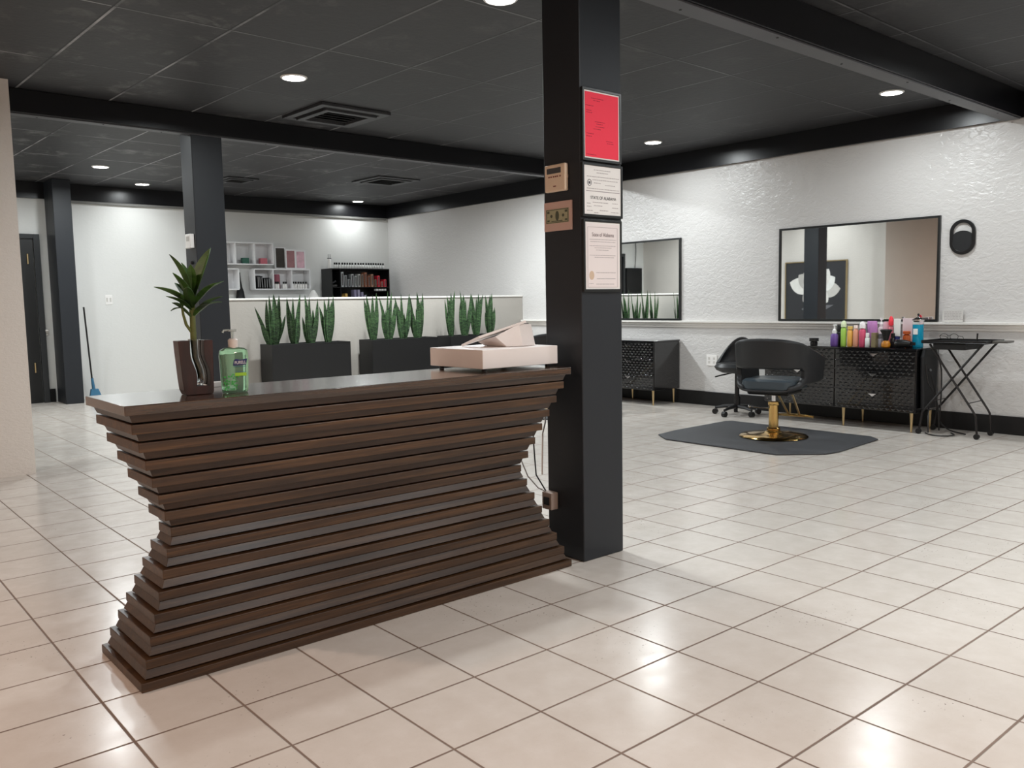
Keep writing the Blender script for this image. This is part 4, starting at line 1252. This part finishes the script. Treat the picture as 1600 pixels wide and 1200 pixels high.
# styling chair
def styling_chair(loc, rz, label):
    t = thing('salon_chair', label, 'salon chair', loc, rz, 'black salon styling chairs')
    zf = loc[2]
    # shell, local +X = facing
    def P_(s, v):
        """s in -1..1 along the U (right arm tip -> back -> left arm tip), v 0..1 upward"""
        a = abs(s)
        sg = -1 if s < 0 else 1
        if a < .5:      # the curved back
            th_ = a / .5 * R(84)
            x = -.285 * math.cos(th_) ** .8 if th_ < R(89) else 0
            y = sg * .345 * math.sin(th_) ** .85
        else:
            q = (a - .5) / .5
            x = -.285 * math.cos(R(84)) ** .8 + q * .44
            y = sg * (.345 + .012 * math.sin(PI * q))
        # heights
        top = .93 - .0 * a
        if a < .42:
            top = .935 - .05 * (a / .42) ** 2
        else:
            q = (a - .42) / .58
            top = .885 - .15 * (q ** .8)
        if a < .45:
            bot = .430 + .075 * (a / .45) ** 3
        else:
            q = (a - .45) / .55
            bot = .505 + .02 * q ** 2
        z = bot + (top - bot) * v
        # shell leans outwards to the top at the back
        lean = .055 * (1 - min(1, a / .55)) * (v - .3)
        return Vector((x - lean, y * (1 + .05 * (v - .5)), z))
    NS, NV = 56, 16
    act = {}
    for i in range(NS):
        for j in range(NV):
            sm = -1 + 2 * (i + .5) / NS
            vm = (j + .5) / NV
            hole = (abs(sm) / .43) ** 4 + ((vm - .275) / .185) ** 4 < 1
            act[i, j] = not hole
    th_ = .052
    outer, inner_ = {}, {}
    for i in range(NS + 1):
        for j in range(NV + 1):
            s = -1 + 2 * i / NS
            v = j / NV
            p = P_(s, v)
            dt = (P_(min(1, s + .02), v) - P_(max(-1, s - .02), v)).normalized()
            dv = (P_(s, min(1, v + .05)) - P_(s, max(0, v - .05))).normalized()
            n_v = dv.cross(dt).normalized()
            if n_v.dot(Vector((.1 - p.x, -p.y, 0))) < 0:
                n_v = -n_v
            outer[i, j] = p
            inner_[i, j] = p + n_v * th_
    vs_, fs, idx = [], [], {}
    def vid(kind_, i, j):
        k = (kind_, i, j)
        if k not in idx:
            idx[k] = len(vs_)
            vs_.append((outer if kind_ == 'o' else inner_)[i, j])
        return idx[k]
    for (i, j), a in act.items():
        if not a:
            continue
        fs.append((vid('o', i, j), vid('o', i + 1, j), vid('o', i + 1, j + 1), vid('o', i, j + 1)))
        fs.append((vid('i', i, j + 1), vid('i', i + 1, j + 1), vid('i', i + 1, j), vid('i', i, j)))
        for (di, dj, e) in ((-1, 0, ((i, j), (i, j + 1))), (1, 0, ((i + 1, j), (i + 1, j + 1))), (0, -1, ((i, j), (i + 1, j))), (0, 1, ((i, j + 1), (i + 1, j + 1)))):
            if not act.get((i + di, j + dj), False):
                fs.append((vid('o', *e[0]), vid('o', *e[1]), vid('i', *e[1]), vid('i', *e[0])))
    MB().add(vs_, fs).build('back_shell', M_BLKL, t, smooth=True, sub=1)
    # seat cushion
    pts_ = rrect(.25, .255, .10, 5)
    m = MB(); rows = []
    for z, k in ((.452, .90), (.462, .98), (.50, 1.0), (.535, .98), (.552, .90), (.556, .6)):
        rows.append([(x * k + .02, y * k, z) for x, y in pts_])
    n = len(pts_)
    m.add([p for rw in rows for p in rw], [(i * n + k, i * n + (k + 1) % n, (i + 1) * n + (k + 1) % n, (i + 1) * n + k) for i in range(len(rows) - 1) for k in range(n)] + [tuple(range(n - 1, -1, -1)), tuple((len(rows) - 1) * n + k for k in range(n))])
    m.build('seat', mat('slate_seat_vinyl', '#3d474e', .3), t, smooth=True)
    MB().box(-.17, -.20, .405, .20, .20, .452).build('seat_pan', M_BLKP, t, bevel=.02)
    MB().obox((-.262, -.16, .845), (.01, .052, .02), Matrix.Rotation(R(28), 3, 'Z')).build('badge', M_CHROME, t, bevel=.003)
    MB().lathe([(.30, .0005), (.315, .006), (.30, .018), (.20, .030), (.10, .040), (.06, .055), (.05, .07)], n=40).build('base_disc', M_GOLD, t, smooth=True)
    MB().cyl((0, 0, .06), (0, 0, .325), .045, n=24).lathe([(.055, .055), (.062, .065), (.062, .08), (.05, .09)], n=24).lathe([(.05, .30), (.052, .31), (.052, .33), (.04, .335)], n=24).build('hydraulic_pump', M_GOLD, t, smooth=True)
    MB().cyl((0, 0, .325), (0, 0, .41), .022, n=16).build('piston', M_CHROME, t, smooth=True)
    MB().tube([(-.02, .04, .27), (-.06, .12, .275), (-.09, .20, .285)], .009, 8).ball((-.09, .20, .285), .016).build('pump_lever', M_CHROME, t, smooth=True)
    for s in (-1, 1):
        MB().tube([(.22, s * .07, .43), (.32, s * .07, .35), (.55, s * .055, .145)], .011, 8).build('footrest_arm', M_GOLDS, t, smooth=True)
    MB().tube([(.56, -.19, .13), (.58, -.10, .135), (.585, 0, .135), (.58, .10, .135), (.56, .19, .13)], .013, 8).box(.54, -.12, .125, .64, .12, .138).build('footrest', M_GOLD, t, bevel=.003)
    return t
ch = styling_chair((7.06, 4.50, .016), R(12), 'black barrel back salon chair on round gold base facing the mirror')
dup(ch, (7.08, 7.56, .016), R(60), 'black salon chair with only its back top seen behind the cash drawer')

# rolling stool chair behind the salon chair
st = thing('rolling_stool', 'black rolling salon stool on castors behind the salon chair', 'stool', (8.20, 5.70, 0), R(20))
for k in range(5):
    a = R(18 + 72 * k)
    c_, s_ = math.cos(a), math.sin(a)
    MB().tube([(.03 * c_, .03 * s_, .10), (.14 * c_, .14 * s_, .095), (.25 * c_, .25 * s_, .075)], [.024, .02, .014], 8).build('base_arm', M_BLKP, st, smooth=True)
    MB().cyl((.25 * c_ - .022 * s_, .25 * s_ + .022 * c_, .032), (.25 * c_ + .022 * s_, .25 * s_ - .022 * c_, .032), .031, n=16).build('caster', M_BLKP, st, smooth=True)
MB().cyl((0, 0, .10), (0, 0, .47), .026, n=16).cyl((0, 0, .09), (0, 0, .22), .036, n=16).build('gas_column', M_BLKP, st, smooth=True)
MB().lathe([(.02, .47), (.15, .485), (.205, .515), (.222, .55), (.20, .585), (.10, .60), (.01, .60)], n=28, sx=1.0, sy=1.15).build('seat', M_BLKL, st, smooth=True)
bk = MB()
rows = []
for j in range(7):
    v = j / 6
    row = []
    for i in range(13):
        a = R(-80 + 160 * i / 12)
        rad = .23 + .02 * math.sin(PI * v)
        z = .565 + (.32 * max(.12, math.cos(a)) ** 1.6) * v
        row.append((rad * math.cos(a), rad * 1.1 * math.sin(a), z))
    rows.append(row)
vs_ = [p for rw in rows for p in rw] + [(p[0] * .86, p[1] * .86, p[2]) for rw in rows for p in rw]
nI = 13; off = len(rows) * nI
fs = []
for j in range(6):
    for i in range(12):
        a_ = j * nI + i
        fs.append((a_, a_ + 1, a_ + nI + 1, a_ + nI)); fs.append((off + a_, off + a_ + nI, off + a_ + nI + 1, off + a_ + 1))
for i in range(12):
    fs.append((i, off + i, off + i + 1, i + 1)); q = 6 * nI + i; fs.append((q, q + 1, off + q + 1, off + q))
for j in range(6):
    q = j * nI; fs.append((q, q + nI, off + q + nI, off + q)); q = j * nI + 12; fs.append((q, off + q, off + q + nI, q + nI))
bo = MB().add(vs_, fs).build('backrest', M_BLKL, st, smooth=True, sub=1)
MB().tube([(-.05, .05, .48), (-.12, .16, .455), (-.15, .21, .44)], .008, 7).build('lift_lever', M_BLKP, st, smooth=True)

# ---- products on the dresser
ZD = .8105
J = lambda *a, **k: jar(*a, group='hair products on the dresser', **k)
J('canister', 'black lidded canister at the left end of the dresser', 'canister', 8.34, 4.84, ZD, .038, .075, '#1a1a1b', cap='plain', capc='#222223', capr=1.3, caph=.45)
J('spray_bottle', 'purple spray bottle with white nozzle on the dresser', 'bottle', 8.26, 4.565, ZD, .038, .225, '#6a4a94', cap='spray', capc='#efeeee', caph=.42)
J('bottle', 'black bottle just right of the purple spray bottle', 'bottle', 8.34, 4.56, ZD, .030, .215, '#141a1a', cap='plain', capc='#0f0f10')
J('aerosol_can', 'tall lime green aerosol can on the dresser', 'can', 8.27, 4.47, ZD, .029, .262, '#a3cf5a', cap='dome', capc='#dbeac2', caph=.25)
J('aerosol_can', 'yellow orange can next to the green one', 'can', 8.27, 4.40, ZD, .028, .205, '#e7b256', cap='plain', capc='#e2c36c', capr=.95, caph=.15)
J('aerosol_can', 'peach coloured can between yellow and pink ones', 'can', 8.27, 4.338, ZD, .027, .215, '#e0a184', cap='plain', capc='#efdcd2', capr=.8, caph=.15)
J('aerosol_can', 'hot pink aerosol can with white top on the dresser', 'can', 8.27, 4.27, ZD, .032, .255, '#cf5272', cap='dome', capc='#f1ecec', caph=.27)
J('bottle', 'small white bottle right of the hot pink can', 'bottle', 8.25, 4.205, ZD, .024, .14, '#dfe6e2', cap='plain', capc='#f0f0ee')
J('bottle', 'pale teal capped bottle behind the small white bottle', 'bottle', 8.38, 4.335, ZD, .03, .24, '#d2e2de', cap='plain', capc='#6fa6a0', caph=.35)
J('bottle', 'olive brown square bottle on the dresser', 'bottle', 8.26, 4.135, ZD, .032, .145, '#857a5c', shape='box')
J('jar', 'stacked grey jar right of the olive bottle', 'jar', 8.30, 4.09, ZD, .030, .135, '#a3a0ac', cap='plain', capc='#77767c', capr=.98, caph=.3)
J('bottle', 'round lilac bottle behind the grey jar', 'bottle', 8.42, 4.245, ZD, .05, .255, '#c78cc9', rough=.3)
J('pump_bottle', 'white pump top bottle behind the neck brush', 'bottle', 8.46, 4.17, ZD, .034, .285, '#f0e4e4', cap='spray', capc='#f4f2f2', caph=.3)
J('bottle', 'pale pink bottle left of the red capped one', 'bottle', 8.42, 4.095, ZD, .034, .25, '#e6b9c6', rough=.3)
J('bottle', 'rose bottle with round red top on the dresser', 'bottle', 8.385, 4.035, ZD, .025, .305, '#d97a86', cap='dome', capc='#ee3a4a', caph=.3)
J('bottle', 'short black bottle in front of the red topped one', 'bottle', 8.325, 3.985, ZD, .024, .14, '#171112', cap='plain', capc='#111112')
t = thing('neck_brush', 'black bristle neck brush with wooden handle on the dresser', 'brush', (8.235, 4.01, ZD), group='hair products on the dresser')
MB().lathe([(.030, .0005), (.042, .012), (.043, .04), (.034, .062), (.026, .070)], n=20).build('wooden_handle', wood_material('golden_wood', '#8a5524', '#b97f3c', '#d29c57', (6, 6, 20), .35), t, smooth=True)
MB().lathe([(.022, .071), (.028, .10), (.040, .14), (.058, .172), (.050, .180), (.02, .182)], n=20).build('bristles', M_BLKMAT, t, smooth=True)
MB().box(8.30, 3.905, ZD + .0005, 8.42, 3.99, ZD + .06).build('black_box', mat('navy_black', '#15151d', .4), at=(8.36, 3.95, ZD), label='low dark box under the white tube on the dresser', cat='box', group='hair products on the dresser', bevel=.003)
t = thing('cream_tube', 'white squeeze tube with navy cap standing on the dark box', 'tube', (8.35, 3.955, ZD + .0615), group='hair products on the dresser')
MB().lathe([(.026, .0005), (.026, .045)], n=16).build('cap', M_NAVY, t, smooth=True)
MB().prism([(-.028, .046), (.028, .046), (.034, .22), (-.034, .22)], (-.012, 0, 0), (0, 1, 0), EZ, (.024, 0, 0)).build('body', M_WHITE, t, bevel=.006)
J('jar', 'amber orange jar behind the white squeeze tube', 'jar', 8.50, 3.93, ZD, .036, .155, '#c9602a', cap='plain', capc='#d96a35', capr=1.0, caph=.2)
MB().box(8.555, 3.87, ZD + .0005, 8.575, 4.00, ZD + .28).build('card', mat('pink_card', '#e6d3d6', .5), at=(8.56, 3.97, ZD), label='upright pale pink card at the back of the dresser', cat='card', group='hair products on the dresser', bevel=.002)
# hair dryer
t = thing('hair_dryer', 'black hair dryer lying on the dresser with silver rear grille', 'hair dryer', (8.24, 3.86, ZD + .045), group='hair products on the dresser')
RX = Matrix.Rotation(PI / 2, 3, 'X')
MB().lathe([(.034, 0), (.040, .01), (.040, .05), (.034, .09), (.026, .125), (.024, .14)], (0, .045, 0), 20, rot=RX).build('barrel', M_BLKP, t, smooth=True)
MB().lathe([(.037, 0), (.037, .008), (.028, .010), (.028, .006), (.012, .008)], (-.0, .052, 0), 20, rot=RX @ Matrix.Rotation(0, 3, 'Z')).build('rear_grille', M_CHROME, t, smooth=True)
MB().box(-.006, -.135, -.014, .006, -.095, .014).build('nozzle', M_BLKP, t, bevel=.002)
MB().tube([(.01, .0, -.02), (.05, -.03, -.026), (.11, -.05, -.028)], [.016, .015, .013], 10).build('handle', M_BLKP, t, smooth=True)
# clipper comb pieces
t = thing('hair_clipper', 'dark hair clipper lying beside the hair dryer', 'clipper', (8.42, 3.82, ZD), group='hair products on the dresser')
MB().obox((0, 0, .018), (.05, .15, .034)).build('body', mat('plum_black', '#221b24', .3), t, bevel=.008)
MB().obox((0, .085, .02), (.044, .02, .012)).build('blade', M_CHROME, t)
# disinfectant jars
jt = thing('disinfectant_jar', 'tall glass jar of blue disinfectant with chrome lid on dresser', 'jar', (8.40, 3.775, ZD), group='hair products on the dresser')
M_BLUEL = mat('blue_disinfectant', '#1b9cc0', .12, trans=.1, ior=1.36)
MB().lathe([(.048, .0005), (.050, .008), (.050, .225)], n=24).build('liquid', M_BLUEL, jt, smooth=True)
MB().lathe([(.051, .2255), (.051, .2615)], n=24).build('glass', M_GLASS, jt, smooth=True)
MB().lathe([(.056, .262), (.056, .272), (.034, .285), (.012, .296), (.006, .305)], n=24).build('lid', M_CHROME, jt, smooth=True)
MB().lathe([(.004, .305), (.011, .315), (.009, .328), (.003, .331)], n=12).build('knob', M_BLKP, jt, smooth=True)
MB().box(-.0555, -.022, .13, -.0537, .022, .185).build('label_strip', M_WHITE, jt)
MB().tube([(0, -.02, .02), (.01, .01, .20)], .006, 6).tube([(.01, .02, .02), (-.02, -.01, .21)], .005, 6).build('combs', M_BLKP, jt)

# small sign on the rail
sg = thing('counter_sign', 'small clear sign with grey print resting on the chair rail', 'sign', (XR - .03, 3.575, 1.053))
MB().box(XR - .030, 3.48, 1.0535, XR - .024, 3.672, 1.172).build('panel', mat('frosted_acrylic', '#cfcdc9', .25), sg, world=True)
mk = MB()
rr = random.Random(3)
for z in (1.15, 1.135, 1.12, 1.105, 1.09, 1.075):
    y = 3.655
    while y > 3.50:
        l_ = rr.uniform(.01, .03)
        mk.box(XR - .0308, y - l_, z - .002, XR - .0302, y, z + .002)
        y -= l_ + .006
mk.build('print', M_INKL, sg, world=True)

# oval wall fitting right of the mirror
ov = thing('oval_wall_mount', 'black oval ring fitting with crescent opening right of the mirror', 'wall fitting', (XR, 3.514, 1.867))
n = 24
def stad(hw_, hh_, cy_=0, cz_=0):
    pts_ = []
    st_ = hh_ - hw_
    for k in range(n + 1):
        a = PI * k / n
        pts_.append((cy_ + hw_ * math.cos(a), cz_ + st_ + hw_ * math.sin(a)))
    for k in range(n + 1):
        a = PI + PI * k / n
        pts_.append((cy_ + hw_ * math.cos(a), cz_ - st_ + hw_ * math.sin(a)))
    return pts_
def ringm(outer_, inner__, x0, x1):
    m = MB(); L = len(outer_)
    vs = [(x0, a, b_) for a, b_ in outer_] + [(x0, a, b_) for a, b_ in inner__] + [(x1, a, b_) for a, b_ in outer_] + [(x1, a, b_) for a, b_ in inner__]
    fs = []
    for k in range(L):
        q = (k + 1) % L
        fs += [(k, q, L + q, L + k), (2 * L + k, 3 * L + k, 3 * L + q, 2 * L + q), (k, 2 * L + k, 2 * L + q, q), (L + k, L + q, 3 * L + q, 3 * L + k)]
    return m.add(vs, fs)
ringm(stad(.117, .167), stad(.086, .136), -.022, -.001).build('ring', M_BLKP, ov, smooth=True, bevel=.003)
arc = [(.093 * math.cos(PI + PI * k / 20), -.050 + .093 * math.sin(PI + PI * k / 20)) for k in range(21)]
arc += [(.093, .0)] + [(.093 * math.cos(PI * k / 20), .0 + .060 * math.sin(PI * k / 20)) for k in range(1, 20)] + [(-.093, .0)]
MB().prism(arc, (-.018, 0, 0), (0, 1, 0), EZ, (.016, 0, 0)).build('plate', mat('black_fabric_plate', '#1b1c1e', .6), ov)

# folding tray cart
ca = thing('tray_cart', 'black folding X leg tray cart beside the dresser', 'cart', (8.35, 3.33, 0))
M_TUBE = mat('black_metal_tube', '#141011', .35)
for x in (8.20, 8.52):
    MB().tube([(x, 3.57, .86), (x, 3.535, .80), (x, 3.17, .255), (x, 3.145, .21), (x, 3.132, .05)], .0105, 8).build('leg', M_TUBE, ca, world=True, smooth=True)
    MB().tube([(x + .014, 3.10, .875), (x + .014, 3.14, .83), (x + .014, 3.60, .25), (x + .014, 3.63, .21), (x + .014, 3.655, .05)], .0105, 8).build('leg', M_TUBE, ca, world=True, smooth=True)
    for y in (3.132, 3.655):
        MB().cyl((x - .012, y, .0265), (x + .012, y, .0265), .0255, n=14).build('caster', M_BLKP, ca, world=True, smooth=True)
for (y, z) in ((3.215, .325), (3.535, .325)):
    MB().tube([(8.20, y, z), (8.52, y, z)], .004, 6).build('rung', M_TUBE, ca, world=True)
MB().box(8.15, 3.06, .868, 8.57, 3.63, .880).box(8.15, 3.06, .880, 8.157, 3.63, .898).box(8.563, 3.06, .880, 8.57, 3.63, .898).box(8.157, 3.06, .880, 8.563, 3.067, .898).box(8.157, 3.623, .880, 8.563, 3.63, .898).build('tray', M_BLKP, ca, world=True, bevel=.003)
MB().box(8.17, 3.24, .812, 8.54, 3.53, .867).build('drawer_box', M_BLKMAT, ca, world=True, bevel=.004)
MB().box(8.28, 2.93, .878, 8.44, 3.058, .897).build('side_shelf', mat('grey_handle', '#55534f', .4), ca, world=True, bevel=.004)
gl = thing('eyeglasses', 'thin wire round spectacles resting on the tray cart', 'glasses', (8.22, 3.40, .899))
for s in (-1, 1):
    MB().tube([(8.20, 3.40 + s * .045 + .036 * math.cos(a * PI / 10), .932 + .027 * math.sin(a * PI / 10)) for a in range(20)], .0026, 6, closed=True).build('rim', M_BLKP, gl, world=True, smooth=True)
    MB().tube([(8.20, 3.40 + s * .083, .940), (8.31, 3.40 + s * .075, .93), (8.35, 3.40 + s * .07, .905)], .0024, 6).build('temple', M_BLKP, gl, world=True, smooth=True)
MB().tube([(8.20, 3.391, .938), (8.20, 3.40, .944), (8.20, 3.409, .938)], .0024, 6).build('bridge', M_BLKP, gl, world=True)
MB().tube([(8.22, 3.165, .882), (8.22, 3.16, .965)], [.006, .008], 8).build('styling_tool', M_BLKP, at=(8.22, 3.16, .89), label='small black tool standing upright on the tray cart', cat='tool', smooth=True)
# holster with cords on the side of the dresser
hs = thing('tool_holster', 'black tool holster hanging on the dresser side with cords', 'tool holder', (8.40, 3.66, .6))
loft([(0, .13, .020, .018), (.30, .15, .022, .02), (.50, .155, .022, .02), (.57, .12, .018, .015)]).build('pouch', mat('charcoal_fabric', '#1f2022', .6), hs)
for o in hs.children:
    o.location = Vector((0, 0, -.37)) * K
MB().ball((-.04, -.030, 0), .014).build('knob', mat('steel_knob', '#707274', .3, .8), hs)
rr = random.Random(11)
for k, pts_ in enumerate([[(8.24, 3.62, .66), (8.23, 3.60, .5), (8.33, 3.57, .38), (8.40, 3.56, .24), (8.40, 3.55, .02)],
                          [(8.36, 3.62, .56), (8.40, 3.60, .42), (8.41, 3.58, .28), (8.44, 3.57, .1), (8.50, 3.50, .012), (8.38, 3.30, .012)],
                          [(8.50, 3.62, .74), (8.54, 3.60, .6), (8.50, 3.58, .4), (8.44, 3.56, .26), (8.42, 3.56, .02)],
                          [(8.34, 3.62, .3), (8.22, 3.58, .18), (8.19, 3.56, .02)],
                          [(8.22, 3.60, .012), (8.12, 3.50, .012), (8.14, 3.38, .012), (8.26, 3.34, .012), (8.36, 3.42, .012)]]):
    P2 = []
    for i in range(len(pts_) - 1):
        a_, b_ = Vector(pts_[i]), Vector(pts_[i + 1])
        for q in range(4):
            P2.append(a_.lerp(b_, q / 4))
    P2.append(Vector(pts_[-1]))
    for _ in range(2):
        P2 = [P2[0]] + [(P2[i - 1] + P2[i] * 2 + P2[i + 1]) / 4 for i in range(1, len(P2) - 1)] + [P2[-1]]
    MB().tube(P2, .0065, 7).build('cord', M_BLKP, hs, world=True, smooth=True)
